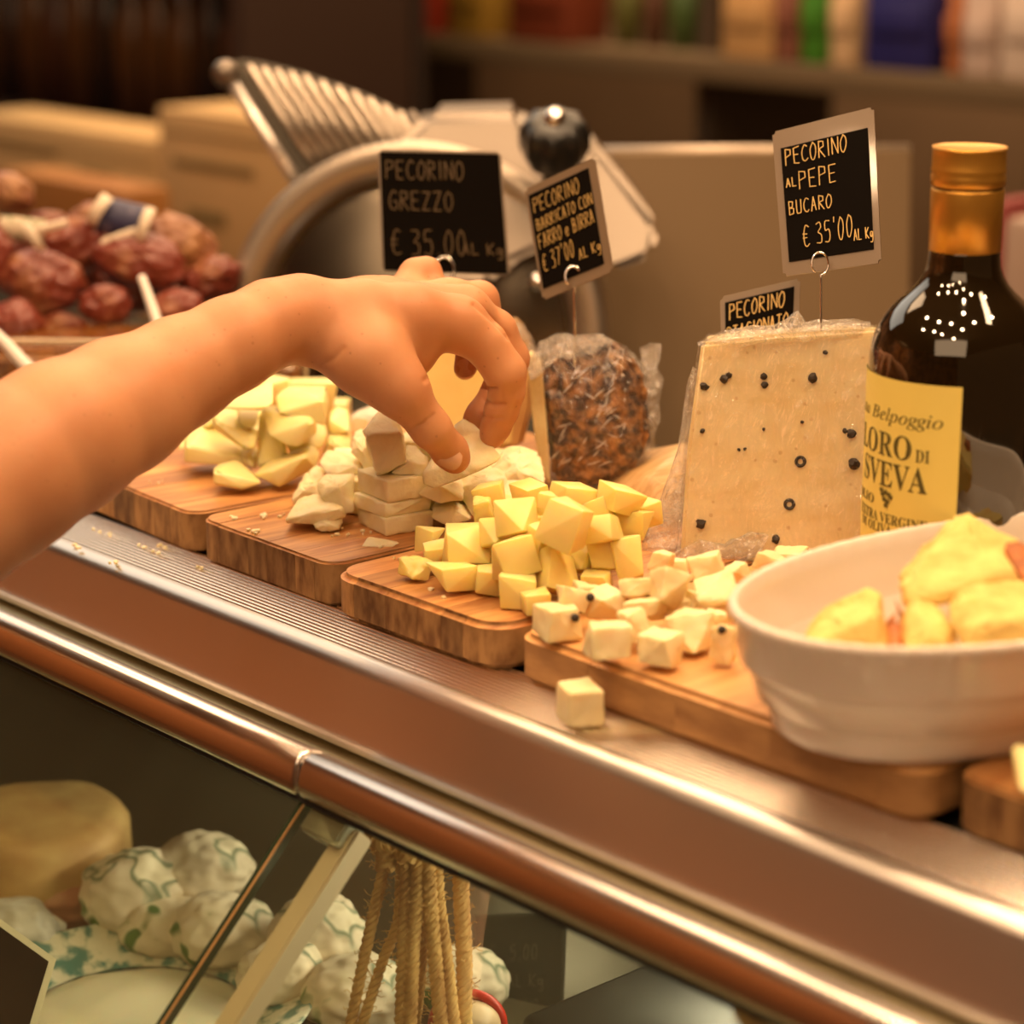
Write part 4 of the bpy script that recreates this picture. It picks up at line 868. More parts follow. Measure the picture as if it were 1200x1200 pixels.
n1 = (view*.80-RGT*.10-UPV*.30); nail(tb+n1.normalized()*(R_(20.8, 1.21)), n1, RGT*.8-UPV*.55, .0062, .0072)
tr = Vector(J(545, 432, 1.28)); n2 = view*.9-RGT*.1; nail(tr+n2.normalized()*R_(13.6, 1.28), n2, -UPV+RGT*.1, .0042, .005)

# ------------------------------------------------------------------ slicer
sl_ = thing('meat_slicer', (D(600, 420, 1.78).x, D(600, 420, 1.78).y, 1.0), 'large metal meat slicer with ribbed carriage plate and black knob', 'slicer')
C0 = D(485, 395, 1.75); rB = 228*1.75/F
NRM = (CAMP-C0).normalized(); NRM = (Vector((NRM.x, NRM.y, 0)).normalized()*.985+Vector((0, 0, .17))).normalized(); NRM = (NRM-RGT*.18).normalized()
E1 = RGT-NRM*RGT.dot(NRM); E1.normalize(); E2 = NRM.cross(E1); 
if E2.z < 0: E2 = -E2
RIBM2 = mat('ring_aluminium', (.46, .39, .32), .36, .85)
def disc(name, prof_, m, n=96):
    V = []; Fc = []; K = len(prof_)
    for r_, h in prof_:
        for k in range(n): a = 2*math.pi*k/n; V.append(C0+E1*r_*math.cos(a)+E2*r_*math.sin(a)+NRM*h)
    for i in range(K-1):
        for k in range(n): l = (k+1) % n; Fc.append((i*n+k, i*n+l, (i+1)*n+l, (i+1)*n+k))
    Fc.append(tuple(range(n))); Fc.append(tuple((K-1)*n+k for k in range(n)))
    bm = bmesh.new(); bm.from_mesh(raw(V, Fc)); return link(name, bm2me(bm, 40), m, sl_)
GREY = mat('slicer_aluminium', (.24, .20, .165), .38, .85)
disc('blade', [(rB*.80, -.010), (rB*.80, -.004), (rB*.55, .006), (rB*.1, .010)], mat('dark_blade', (.22, .19, .15), .22, 1))
V = []; n = 96; R1, R2 = rB, rB*.80
ringp = [(R1, -.02), (R1*1.0, .006), (R1*.985, .012), (R1*.95, .014), (R2*1.06, .010), (R2, .002), (R2, -.02)]
V = []; Fc = []
for r_, h in ringp:
    for k in range(n): a = 2*math.pi*k/n; V.append(C0+E1*r_*math.cos(a)+E2*r_*math.sin(a)+NRM*h)
K = len(ringp)
for i in range(K):
    for k in range(n): l = (k+1) % n; j = (i+1) % K; Fc.append((i*n+k, i*n+l, j*n+l, j*n+k))
bm = bmesh.new(); bm.from_mesh(raw(V, Fc)); link('guard_ring', bm2me(bm, 50), RIBM2, sl_)
outline_solid('housing', [(452, 188), (497, 134), (612, 131), (622, 160), (690, 160), (722, 196), (775, 266), (768, 302), (716, 322), (690, 300), (640, 292), (596, 312), (570, 340), (500, 335), (450, 300)], 1.715, .11, GREY, sl_, bev=.008, taper=.97, tilt=(.1, .5))
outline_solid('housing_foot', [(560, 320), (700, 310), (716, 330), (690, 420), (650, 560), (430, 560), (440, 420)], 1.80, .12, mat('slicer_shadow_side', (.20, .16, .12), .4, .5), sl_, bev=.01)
pl = [(272, 100), (266, 82), (276, 70), (300, 72), (350, 84), (420, 108), (487, 138), (506, 172), (470, 250), (352, 224)]
RIBM = mat('rib_aluminium', (.58, .50, .41), .28, .85)
cpl = outline_solid('carriage_plate', pl, 1.80, .008, mat('plate_gap_shade', (.10, .085, .065), .5, .5), sl_, bev=.002)  # plate coloured very dark to paint shade between the ribs
top = [(292, 76), (350, 86), (420, 109), (485, 139)]
for i in range(12):
    t = i/11*2.999; k = int(t); f = t-k; x = top[k][0]+(top[k+1][0]-top[k][0])*f; y = top[k][1]+(top[k+1][1]-top[k][1])*f
    ln = 1.15-.35*i/11
    a = D(x, y+2, 1.788); b = D(x+84*ln, y+128*ln, 1.788)
    link('rib', tube_me([a+(a-b)*.01, a, b], [.0016, .0031, .0031], 12), RIBM, cpl)
link('push_rod', tube_me([D(274, 100, 1.785), D(356, 226, 1.785)], .0048, 12), mat('bright_rod', (.85, .78, .72), .3, .7), sl_)
bm = bmesh.new(); bmesh.ops.create_uvsphere(bm, u_segments=24, v_segments=16, radius=.0105, matrix=Matrix.Translation(D(264, 86, 1.785))); link('rod_knob', bm2me(bm), GREY, sl_)
link('carriage_arm', tube_me([D(480, 134, 1.77), D(512, 178, 1.76)], .0048, 12), GREY, sl_)
kc = D(650, 166, 1.69); ax = (Vector((0, 0, 1))*.8-FWD*.5).normalized()
V = []; Fc = []; n = 60; u1 = ax.orthogonal().normalized(); u2 = ax.cross(u1)
kp = [(.016, -.020), (.020, -.016), (.0245, -.004), (.0245, .008), (.021, .016), (.013, .019), (.0, .019)]
for i, (r_, h) in enumerate(kp):
    for k in range(n): a = 2*math.pi*k/n; rr = r_*(1+.07*math.cos(a*8)*(1 if i < 5 else 0)); V.append(kc+u1*rr*math.cos(a)+u2*rr*math.sin(a)+ax*h)
for i in range(len(kp)-1):
    for k in range(n): l = (k+1) % n; Fc.append((i*n+k, i*n+l, (i+1)*n+l, (i+1)*n+k))
Fc.append(tuple(range(n)))
bkn = link('black_knob', raw(V, Fc), BLACKP, sl_)
link('knob_stem', tube_me([kc-ax*.045, kc-ax*.018], .009, 16), BLACKP, sl_)
bm = bmesh.new(); bmesh.ops.create_uvsphere(bm, u_segments=16, v_segments=10, radius=.0085, matrix=Matrix.Translation(kc+ax*.019)); link('chrome_cap', bm2me(bm), CHROME, bkn)
bm = bmesh.new(); bmesh.ops.create_uvsphere(bm, u_segments=16, v_segments=10, radius=.007, matrix=Matrix.Translation(D(630, 330, 1.70))); link('small_knob', bm2me(bm), CHROME, sl_)
box('slicer_base', (-1.52, 1.225, 1.062), (.34, .12, .12), mat('slicer_base_m', (.30, .25, .19), .4, .6), sl_, bev=.01)
# grey steel panel facing us
pn = thing('steel_panel', D(890, 640, 1.98), 'wide brownish steel panel with rounded top edge standing behind the cheeses', 'panel')
pn.location.z = 1.0
outline_solid('panel_sheet', [(690, 178), (1068, 176), (1064, 672), (690, 672)], 1.95, .03, PANEL, pn, bev=.002)
link('top_roll', tube_me([D(684, 183, 1.95)+HF*.01, D(1068, 181, 1.95)+HF*.01], .0075, 20), mat('roll_steel', (.50, .40, .31), .35, .6), pn)

# ------------------------------------------------------------------ sausages, glass tub, spoons
SAL = mat('dark_red_salami', (.20, .034, .018), .42, 0, col2=(.44, .20, .09), scale=34, ramp=(.26, .50), detail=7, bump=.5, bscale=80, bd=.002, rand=.2, coat=.15)
SALT = mat('tan_salami', (.38, .18, .07), .45, 0, col2=(.20, .06, .03), scale=40, ramp=(.35, .6), bump=.5, bd=.002)
def salami(px, py, w_, h_, ang, d, lab, m=SAL, seed=0, ln=None):
    c = D(px, py, d); a_ = w_*.5*d/F; b_ = h_*.5*d/F; bm = bmesh.new(); bmesh.ops.create_icosphere(bm, subdivisions=5, radius=1)
    ax1 = (RGT*math.cos(ang)+UPV*math.sin(ang)); ax2 = (UPV*math.cos(ang)-RGT*math.sin(ang)); ax3 = FWD
    o = Vector((seed*5.3, 0, 0))
    for v in bm.verts:
        q = v.co.copy(); l = noise.fractal(q*1.5+o, 1, 2, 3)*.17+noise.noise(q*4.5+o)*.07+noise.noise(q*11+o)*.022
        q *= (1+l); tip = max(0, abs(q.x)-.8); q.y *= 1-tip*.6; q.z *= 1-tip*.6
        v.co = c+ax1*q.x*a_+ax2*q.y*b_+ax3*q.z*b_
    return tag(link('salami', bm2me(bm, 180), m), lab, 'salami', 'knobbly dark salamis piled at the left')
SL = [(50, 330, 100, 78, -.25, 1.70, 'large lumpy dark red salami at the front left of the pile'), (82, 288, 92, 66, .15, 1.74, 'round red salami with a paper band across its top'), (165, 308, 108, 66, -.2, 1.72, 'long dark red salami in the middle of the pile'),
 (213, 287, 92, 62, -.5, 1.75, 'brownish tan-capped salami below the navy band'), (123, 358, 62, 46, .1, 1.69, 'small salami low in the middle of the pile'), (206, 360, 64, 42, .2, 1.70, 'small dark salami right of the white spoon handle'),
 (20, 380, 70, 54, -.3, 1.67, 'salami with a tan tip at the bottom left of the pile'), (72, 388, 60, 40, 0, 1.68, 'small knob-ended salami at the bottom of the pile'), (248, 328, 52, 70, -1.2, 1.74, 'dark salami with a white tip at the right end of the pile'),
 (-6, 300, 46, 76, .2, 1.70, 'dark salami at the left edge of the pile cut by the frame'), (52, 264, 60, 34, .1, 1.80, 'pale speckled salami behind the pile at the left'), (100, 262, 70, 40, .5, 1.79, 'tan-topped salami at the back of the pile'), (160, 345, 70, 44, .6, 1.76, 'shadowed salami deep in the middle of the pile'), (110, 322, 60, 50, .6, 1.78, 'half hidden salami between the two large red ones'), (20, 290, 60, 46, .6, 1.76, 'red salami behind the large lumpy one')]
for i, s in enumerate(SL): salami(*s, m=SALT if i in (3, 11) else SAL, seed=i+1)
o = salami(10, 226, 48, 60, 1.3, 1.78, 'single brown salami above the pile at the left edge', SALT, 40)
sb = [x for x in COL.objects if x.name.startswith('salami')]
def band(px, py, w_, h_, ang, d, host, mcol, nm, thick=.003):
    c = D(px, py, d); ax1 = (RGT*math.cos(ang)+UPV*math.sin(ang)); ax2 = (UPV*math.cos(ang)-RGT*math.sin(ang)); V = []; Fc = []; n = 14; W = w_*.5*d/F; H = h_*.5*d/F
    for i in range(n+1):
        th = -1.35+2.7*i/n
        for s in (-1, 0, 1): V.append(c+ax1*W*s+ax2*(H*math.sin(th))-FWD*(H*math.cos(th)*.9+.002*(1-s*s)))
    for i in range(n):
        for s in (0, 1): a = i*3+s; Fc.append((a, a+1, a+4, a+3))
    me = raw(V, Fc); o = link(nm, me, mcol, host); return o
NAVY = mat('navy_paper', (.035, .035, .10), .5, 0, col2=(.18, .16, .25), scale=70, ramp=(.3, .45)); WPAP = mat('white_paper_edge', (.78, .66, .52), .6)
GPAP = mat('printed_paper', (.62, .52, .38), .6, 0, col2=(.15, .2, .08), scale=110, ramp=(.42, .5))
byl = {x['label']: x for x in sb}
h1 = byl['brownish tan-capped salami below the navy band']; h2 = byl['round red salami with a paper band across its top']; h3 = byl['pale speckled salami behind the pile at the left']
band(146, 258, 62, 44, -.22, 1.725, h1, NAVY, 'navy_band'); band(118, 247, 14, 40, -.55, 1.715, h1, WPAP, 'band_edge'); band(172, 266, 12, 46, -.30, 1.715, h1, WPAP, 'band_edge'); band(140, 278, 44, 10, .35, 1.712, h1, WPAP, 'band_edge')
band(42, 278, 10, 40, .55, 1.69, h2, WPAP, 'band_edge'); band(60, 266, 40, 10, .25, 1.69, h2, WPAP, 'band_edge'); band(28, 270, 52, 30, -.1, 1.73, h3, GPAP, 'printed_band')
# tub
tb_ = thing('glass_tub', D(180, 470, 1.62), 'glass tub of orange-brown marinated food behind the forearm', 'tub'); tb_.location.z = TOP-.0
GT = glassy('tub_glass', (.95, .93, .85), .10, .05)
OIL = mat('marinade', (.40, .15, .02), .18, 0, col2=(.16, .05, .01), scale=70, ramp=(.35, .6), bump=.8, bscale=90, bd=.006, coat=.8)
outline_solid('marinated_food', [(-60, 418), (40, 412), (352, 424), (350, 520), (-60, 520)], 1.585, .11, OIL, tb_, bev=.006)
outline_solid('tub_wall', [(-70, 402), (60, 399), (359, 415), (356, 530), (-70, 530)], 1.58, .12, GT, tb_, bev=.004)
link('tub_rim', tube_me([D(-70, 404, 1.578), D(20, 400, 1.578), D(118, 401, 1.578), D(359, 416, 1.578), D(356, 530, 1.578)], .0022, 8), mat('glass_rim', (.50, .36, .2), .15, 0, coat=1), tb_)
def spoon(a, b, d, r0, r1, lab):
    pts = [D(a[0], a[1], d), D((a[0]+b[0])/2, (a[1]+b[1])/2-1, d-.01), D(b[0], b[1], d-.02), D(b[0]+(b[0]-a[0])*.8, b[1]+(b[1]-a[1])*.8, d-.03)]
    t = thing('spoon', pts[2], lab, 'spoon')
    sp = smoothpath(pts, 5); n = len(sp); link('handle', tube_me(sp, [r0+(r1-r0)*i/(n-1) for i in range(n)], 10), mat('white_plastic', (.80, .72, .66), .3), t)
    bm = bmesh.new(); bmesh.ops.create_uvsphere(bm, u_segments=16, v_segments=10, radius=1, matrix=Matrix.Translation(sp[-1]) @ Matrix.Diagonal((.016, .012, .008, 1))); link('spoon_head', bm2me(bm), MATS['white_plastic'], t)
spoon((166, 325), (185, 380), 1.60, .003, .0042, 'white spoon handle sticking up in front of the salami pile')
spoon((-8, 388), (26, 424), 1.58, .0035, .005, 'white spoon lying over the tub rim at the left edge')
# white bag scrap behind boards
crumple('paper_scrap', [(405, 512), (412, 485), (435, 475), (450, 482), (445, 515), (425, 520)], 1.46, .01, None, 51, m=PAPER, rough=.002)
tag(bpy.data.objects['paper_scrap'], 'bright white paper scrap behind the boards below the wrist', 'paper')
piece('cheese_rind', 'small orange cheese rind behind the crumbly heap', [(405, 498), (415, 490), (432, 493), (430, 510), (408, 510)], [], .006, mat('orange_rind', (.6, .25, .08), .5), t=.012, d=1.44)

# ------------------------------------------------------------------ things in the glass case
DZ = .951
pc = Vector((Z(158, 1215, DZ).x, Z(158, 1215, DZ).y, DZ))
pt = thing('ceramic_plate', pc, 'white plate with blue-green sponged rim inside the glass case', 'plate')
SPG = mat('sponged_rim', (.78, .76, .62), .25, 0, col2=(.10, .26, .24), scale=85, ramp=(.42, .56), detail=3, coat=.4)
link('rim', lathe_me([(.064, .006), (.098, .022), (.0995, .0235), (.098, .0245), (.066, .010)], pc, 80, cap=False), SPG, pt)
link('plate_well', lathe_me([(0, 0), (.055, 0), (.066, .006), (.066, .0085), (.055, .004), (0, .004)], pc, 60, cap=False), PAPER, pt)
bm = bmesh.new(); bmesh.ops.create_icosphere(bm, subdivisions=5, radius=1)
for v in bm.verts: q = v.co.copy(); k = 1+noise.fractal(q*2, 1, 2, 4)*.06; v.co = pc+Vector((q.x*.066*k, q.y*.066*k, .006+max(0, q.z)*.012*k))
tag(link('soft_cheese', bm2me(bm, 180), mat('ricotta', (.82, .79, .62), .5, sss=.3)), 'flat white soft cheese spread on the sponged plate', 'cheese')
FLW = bpy.data.materials.new('leaf_print_paper'); FLW.use_nodes = True; nt = FLW.node_tree; bs = nt.nodes['Principled BSDF']; bs.inputs['Roughness'].default_value = .6
tc = nt.nodes.new('ShaderNodeTexCoord'); vo = nt.nodes.new('ShaderNodeTexVoronoi'); vo.inputs['Scale'].default_value = 23; vo.feature = 'F1'; nz = nt.nodes.new('ShaderNodeTexNoise'); nz.inputs['Scale'].default_value = 24
mv = nt.nodes.new('ShaderNodeVectorMath'); mv.operation = 'MULTIPLY_ADD'; nt.links.new(tc.outputs['Object'], nz.inputs['Vector']); nt.links.new(nz.outputs['Color'], mv.inputs[0]); mv.inputs[1].default_value = (.05, .05, .05); nt.links.new(tc.outputs['Object'], mv.inputs[2]); nt.links.new(mv.outputs[0], vo.inputs['Vector'])
cr_ = nt.nodes.new('ShaderNodeValToRGB'); el = cr_.color_ramp.elements; el[0].position = .0; el[0].color = (.10, .22, .03, 1); el[1].position = .34; el[1].color = (.78, .68, .52, 1); e2 = el.new(.20); e2.color = (.10, .20, .06, 1); e3 = el.new(.26); e3.color = (.78, .70, .52, 1); e4 = el.new(.62); e4.color = (.74, .64, .5, 1); e5 = el.new(.68); e5.color = (.14, .20, .12, 1); e6 = el.new(.73); e6.color = (.76, .68, .52, 1)
nt.links.new(vo.outputs['Distance'], cr_.inputs[0]); nt.links.new(cr_.outputs[0], bs.inputs['Base Color'])
def blob(name, px, py, rx, ry, z, m, lab, cat, seed, grp=None, amp=.12):
    c = Z(px, py, DZ+z); d = depth(c); k = d/F; bm = bmesh.new(); bmesh.ops.create_icosphere(bm, subdivisions=5, radius=1); lo = 9
    for v in bm.verts:
        q = v.co.copy(); q *= 1+noise.fractal(q*1.6+Vector((seed*3, 0, 0)), 1, 2, 3)*amp+noise.noise(q*4+Vector((seed*3, 0, 0)))*amp*.3
        v.co = c+RGT*q.x*rx*k+HF*q.y*rx*k*.8+Vector((0, 0, q.z*ry*k))
        lo = min(lo, v.co.z)
    for v in bm.verts:
        v.co.z = max(v.co.z, DZ)
    return tag(link(name, bm2me(bm, 180), m), lab, cat, grp)
KW = 'bundles in leaf-printed paper in the case'
for i, (px, py, rx, ry, z, lab) in enumerate([(158, 1048, 68, 52, .035, 'leaf-printed paper bundle left of the others behind the plate'), (238, 1018, 62, 42, .045, 'leaf-printed paper bundle at the back near the glass seam'), (262, 1090, 62, 44, .03, 'leaf-printed paper bundle in front, crossed by the glass seam'),
  (372, 1100, 60, 52, .035, 'leaf-printed paper bundle right of the bracket post'), (420, 1165, 70, 46, .022, 'leaf-printed paper bundle low behind the twine'), (330, 1140, 50, 40, .028, 'leaf-printed paper bundle behind the lower bracket post'), (540, 1150, 56, 42, .02, 'leaf-printed paper bundle between twine and dark sign'), (200, 1085, 60, 36, .024, 'leaf-printed paper bundle touching the plate rim')]):
    blob('paper_bundle', px, py, rx, ry, z, FLW, lab, 'bundle', i+1, KW)
tcp = Z(40, 975, DZ+.05); tcp.z = DZ
tag(link('tan_cheese', lathe_me([(0, 0), (.050, 0), (.057, .006), (.060, .02), (.059, .055), (.054, .062), (.045, .065), (0, .064)], tcp, 64, cap=False, mod=lambda i, th: 1+.03*math.sin(th*3+i*.4)+.02*math.sin(th*7)), mat('tan_cheese_top', (.66, .45, .18), .55, 0, col2=(.48, .27, .10), scale=30, bump=.3)), 'large tan cheese wheel behind the glass at the left edge', 'cheese')
blob('cured_meat', 75, 1055, 62, 44, .02, mat('cured_pink', (.42, .13, .07), .45, 0, col2=(.5, .3, .16), scale=30), 'reddish cured meat below the tan cheese in the case', 'meat', 35)
blob('fresh_cheese', 10, 1095, 62, 42, .02, mat('white_wrinkled', (.70, .66, .56), .5, 0, col2=(.4, .38, .33), scale=40), 'white wrinkled round cheese at the left edge inside the case', 'cheese', 36)
def flat_sign(name, lab, cor, deps, m_in, m_out, b=.06, writing=None):
    c = [D(x, y, d) for (x, y), d in zip(cor, deps)]; t = thing(name, (c[2]+c[3])/2, lab, 'price sign'); nrm = (c[1]-c[0]).cross(c[3]-c[0]).normalized()
    if nrm.dot(FWD) > 0: nrm = -nrm
    def quad(nm, q, off, th, m):
        bm = bmesh.new(); a = [bm.verts.new(p+nrm*off) for p in q]; b2 = [bm.verts.new(p+nrm*(off-th)) for p in q]; bm.faces.new(a); bm.faces.new(b2[::-1])
        for i in range(4): bm.faces.new((a[i], b2[i], b2[(i+1) % 4], a[(i+1) % 4]))
        link(nm, bm2me(bm), m, t)
    cen = (c[0]+c[1]+c[2]+c[3])/4; quad('backing', c, 0, .0015, m_out); quad('black_face', [p+(cen-p)*b*2 for p in c], .0006, .0005, m_in)
    def fr(u, v): return (c[0]*(1-u)+c[1]*u)*v+(c[3]*(1-u)+c[2]*u)*(1-v)+nrm*.001
    fr.__dict__['n'] = nrm
    if writing: link('writing', stroke_text(writing, fr, .0009, 5), mat('faint_pen', (.10, .09, .06), .5), t)
CREAM = mat('cream_plastic', (.62, .56, .38), .5)
flat_sign('price_card', 'black card with cream border at the lower left inside the case', [(-62, 1032), (66, 1124), (28, 1250), (-90, 1180)], [1.22, 1.25, 1.23, 1.21], CARD, CREAM, .06)
flat_sign('price_card', 'large dark card with faint writing inside the case right of the twine', [(556, 1072), (664, 1068), (658, 1215), (552, 1215)], [1.36, 1.34, 1.32, 1.34], mat('dark_card', (.03, .03, .022), .5), mat('dark_card_edge', (.06, .06, .045), .5), .03,
          [('€ 25.00', .18, .62, .12, .09, 0), ('AL Kg', .40, .40, .10, .09, 0), ('PECORINO', .15, .2, .1, .08, 0)])
blob('red_rimmed_dish', 548, 1200, 40, 30, .03, mat('pale_dish', (.75, .55, .35), .4), 'pale round pack with a red rim at the bottom beside the twine', 'pack', 61, amp=.01)
rd = bpy.data.objects['red_rimmed_dish']; c = Z(548, 1200, DZ+.03); k = depth(c)/F*40
link('red_rim', tube_me([c+RGT*math.cos(a)*k*1.02+UPV*math.sin(a)*k*.9 for a in [i*math.pi/16 for i in range(32)]], .0028, 8, closed=True), mat('red_rim', (.55, .02, .01), .4), rd)
box('dark_tray', (-.62, .82, .985), (.34, .22, .07), BLACKP, None, bev=.006); tag(bpy.data.objects['dark_tray'], 'black tray inside the case below the right end of the rail', 'tray')

# ------------------------------------------------------------------ twine hanging from the rail
TW = mat('twine', (.68, .44, .16), .8, 0, col2=(.36, .18, .05), scale=110, stretch=(1, 1, .25), ramp=(.3, .6), bump=.6, bd=.001)
def twine(ctrl, r_, parent, seed, tw=520, strands=3, nm='cord'):
    path = smoothpath([D(x, y, d) for x, y, d in ctrl], 14); ms = []; rg = random.Random(seed)
    L = [0]
    for a, b in zip(path[:-1], path[1:]): L.append(L[-1]+(b-a).length)
    t = (path[1]-path[0]).normalized(); u = t.orthogonal().normalized(); fr = []
    for i, p in enumerate(path):
        t = (path[min(i+1, len(path)-1)]-path[max(0, i-1)]).normalized(); u = (u-t*u.dot(t)).normalized(); fr.append((p, t, u.copy(), t.cross(u)))
    for s in range(strands):
        pts = []
        for i in range((len(path)-1)*3+1):
            k = i//3; f = i/3-k; k2 = min(k+1, len(path)-1); p = fr[k][0].lerp(fr[k2][0], f); l = L[k]*(1-f)+L[k2]*f; a = l*tw+s*2*math.pi/strands
            pts.append(p+(fr[k][2]*math.cos(a)+fr[k][3]*math.sin(a))*r_*.56)
        ms.append(tube_me(pts, r_*.50, 7))
    for _ in range(int(L[-1]*900)):   # loose fibres
        k = rg.randrange(len(path)-1); p, t, u, v = fr[k]; a = rg.random()*6.28; n_ = u*math.cos(a)+v*math.sin(a); l = rg.uniform(.002, .008)
        q = [p+n_*r_*.8]; 
        for j in range(3): q.append(q[-1]+(n_*.7+t*rg.uniform(-.8, .8)+u*rg.uniform(-.4, .4))*l/3)
        ms.append(tube_me(q, .00022, 4))
    return link(nm, join_me(ms), TW, parent)
tn = thing('twine_bundle', D(485, 985, 1.165), 'knotted bundle of golden hemp twine hanging from the rail', 'twine')
dt = 1.165
for i, (c, r_) in enumerate([([(452, 1000, dt), (447, 1030, dt), (438, 1070, dt), (425, 1130, dt), (408, 1215, dt)], .0030), ([(470, 1010, dt+.004), (466, 1080, dt+.004), (447, 1130, dt), (420, 1215, dt)], .0028),
   ([(474, 985, dt-.004), (476, 1040, dt-.006), (473, 1110, dt-.006), (470, 1215, dt-.006)], .0036), ([(490, 980, dt-.006), (489, 1040, dt-.008), (484, 1110, dt-.008), (480, 1215, dt-.008)], .0036),
   ([(500, 985, dt-.006), (503, 1040, dt-.008), (508, 1100, dt-.007), (518, 1215, dt-.006)], .0038), ([(510, 985, dt-.002), (513, 1050, dt-.004), (522, 1120, dt-.004), (533, 1215, dt-.004)], .0036), ([(484, 1000, dt+.004), (495, 1080, dt+.003), (492, 1150, dt+.002), (484, 1215, dt)], .0030),
   ([(538, 985, dt+.002), (541, 1060, dt+.002), (544, 1130, dt+.002), (543, 1215, dt+.002)], .0042)]):
    twine(c, r_, tn, i)
ms = []
kn = [[(432, 968), (446, 985), (470, 992), (480, 1010)], [(440, 985), (452, 1000), (452, 1018)], [(468, 1000), (474, 978), (486, 975), (494, 985), (490, 1005)], [(482, 1002), (488, 980), (498, 982), (506, 1000)], [(455, 985), (480, 972), (505, 980), (525, 992)], [(470, 990), (495, 995), (512, 1000), (524, 990)], [(448, 975), (470, 968), (490, 975)], [(436, 962), (450, 975), (460, 992)]]
for i, c in enumerate(kn): twine([(x, y, dt-.010+.004*(i % 3)) for x, y in c], .0052, tn, 50+i, nm='knot_loop')
tn2 = thing('twine_bundle', D(870, 1165, .92), 'second hemp twine tuft hanging under the rail at lower right', 'twine')
for i, c in enumerate([[(845, 1135, .93), (870, 1165, .93), (905, 1215, .93)], [(852, 1137, .935), (880, 1160, .935), (925, 1215, .935)], [(840, 1133, .94), (862, 1170, .94), (885, 1215, .94)]]): twine(c, .0034, tn2, 80+i)

# ------------------------------------------------------------------ far background
YB = 2.75
def bgbox(name, x0, y0, x1, y1, Y, th, m, lab, cat, grp=None, bev=.004, parent=None):
    a = YP(x0, y1, Y); b = YP(x1, y0, Y); zt_ = (b.z+YP(x0, y0, Y).z)/2
    o = box(name, ((a.x+b.x)/2, Y+th/2, (a.z+zt_)/2), (abs(b.x-a.x), th, abs(zt_-a.z)), m, parent, bev=bev); 
    if parent is None: tag(o, lab, cat, grp)
    return o
SHM = mat('shelf_steel', (.16, .11, .06), .5, .2)
zs = YP(900, 72, YB).z
sh = thing('wall_shelf', (-2.6, 2.95, .6), 'long dark shelf along the back wall with packages on it', 'shelf')
box('shelf_board', (-2.75, 2.95, zs-.02), (2.6, .4, .04), SHM, sh, bev=.003)
box('lower_board', (-2.75, 2.95, zs-.42), (2.6, .4, .03), SHM, sh, bev=.003)
for x in (YP(378, 60, YB).x, YP(790, 100, YB).x, YP(1190, 100, YB).x): box('shelf_post', (x, 2.97, .95), (.035, .30, 1.9), mat('post_dark', (.06, .04, .025), .5), sh)
box('tan_post', (YP(378, 60, 2.6).x, 2.6, 1.0), (.04, .04, 2.0), mat('tan_post_m', (.20, .15, .09), .5), None, bev=.002); tag(bpy.data.objects['tan_post'], 'greyish tan upright post left of the back shelf', 'post')
bgi = [('box', 840, -40, 902, 62, (.52, .30, .12), 'tan carton on the back shelf left of the pink packet', 'box'), ('packet', 902, -40, 932, 60, (.22, .08, .05), 'dull pink packet on the back shelf beside the tan carton', 'packet'), ('packet', 932, -40, 964, 72, (.05, .20, .015), 'green packet on the back shelf', 'packet'),
 ('box', 966, -40, 1000, 76, (.62, .42, .24), 'pale cream box on the back shelf right of the green packet', 'box'), ('packet', 1008, -40, 1092, 26, (.014, .014, .12), 'dark blue packet on the back shelf', 'packet'),
 ('carton', 1102, -20, 1122, 84, (.45, .16, .06), 'orange-brown carton on the back shelf right of the blue ones', 'box'), ('carton', 1122, -20, 1165, 60, (.55, .42, .36), 'white and pink carton on the back shelf', 'box'), ('carton', 1166, -40, 1240, 62, (.62, .50, .42), 'pale carton at the right end of the back shelf', 'box'),
 ('box', 520, -60, 562, 20, (.28, .16, .02), 'ochre box on the back shelf', 'box'), ('packet', 590, -60, 660, 10, (.16, .03, .01), 'dark red packet on the back shelf', 'packet'), ('bottle', 672, -60, 700, 30, (.10, .10, .02), 'olive bottle on the back shelf', 'bottle'), ('bottle', 706, -60, 730, 40, (.10, .04, .02), 'brown bottle on the back shelf', 'bottle'), ('bottle', 736, -60, 772, 40, (.05, .09, .02), 'dark green bottle on the back shelf', 'bottle'), ('packet', 440, -60, 500, 6, (.30, .03, .01), 'red packet at the left of the back shelf', 'packet')]
for nm, x0, y0, x1, y1, col, lab, cat in bgi:
    m = mat('bg_%.2f_%.2f_%.2f' % col, col, .5)
    a = YP(x0, y1, YB); b = YP(x1, y0, YB); wx = abs(b.x-a.x); zt_ = b.z
    if nm == 'bottle':
        r_ = wx*.42; h = zt_-zs
        tag(link('bottle', lathe_me([(0, 0), (r_, 0), (r_, h*.55), (r_*.4, h*.72), (r_*.36, h), (0, h)], ((a.x+b.x)/2, YB+.1, zs), 20, cap=False), m), lab, cat)
    else:
        bm = bmesh.new(); box_bm(bm, ((a.x+b.x)/2, YB+.06, (zs+zt_)/2), (wx, .1, zt_-zs), 0, .006)
        box_bm(bm, ((a.x+b.x)/2, YB+.005, zs+(zt_-zs)*.5), (wx*.8, .004, (zt_-zs)*.3), 0, .001); tag(link(nm, bm2me(bm), m), lab, cat)
# dark round thing hanging by the post
c = YP(418, 58, 2.6); tp = bpy.data.objects['tan_post']; link('dark_fitting', lathe_me([(0, -.05), (.03, -.045), (.045, -.01), (.04, .03), (.015, .05), (0, .05)], c, 24, cap=False), BLACKP, tp); link('fitting_arm', tube_me([c, Vector((tp.location.x, c.y, c.z))], .008), BLACKP, tp)
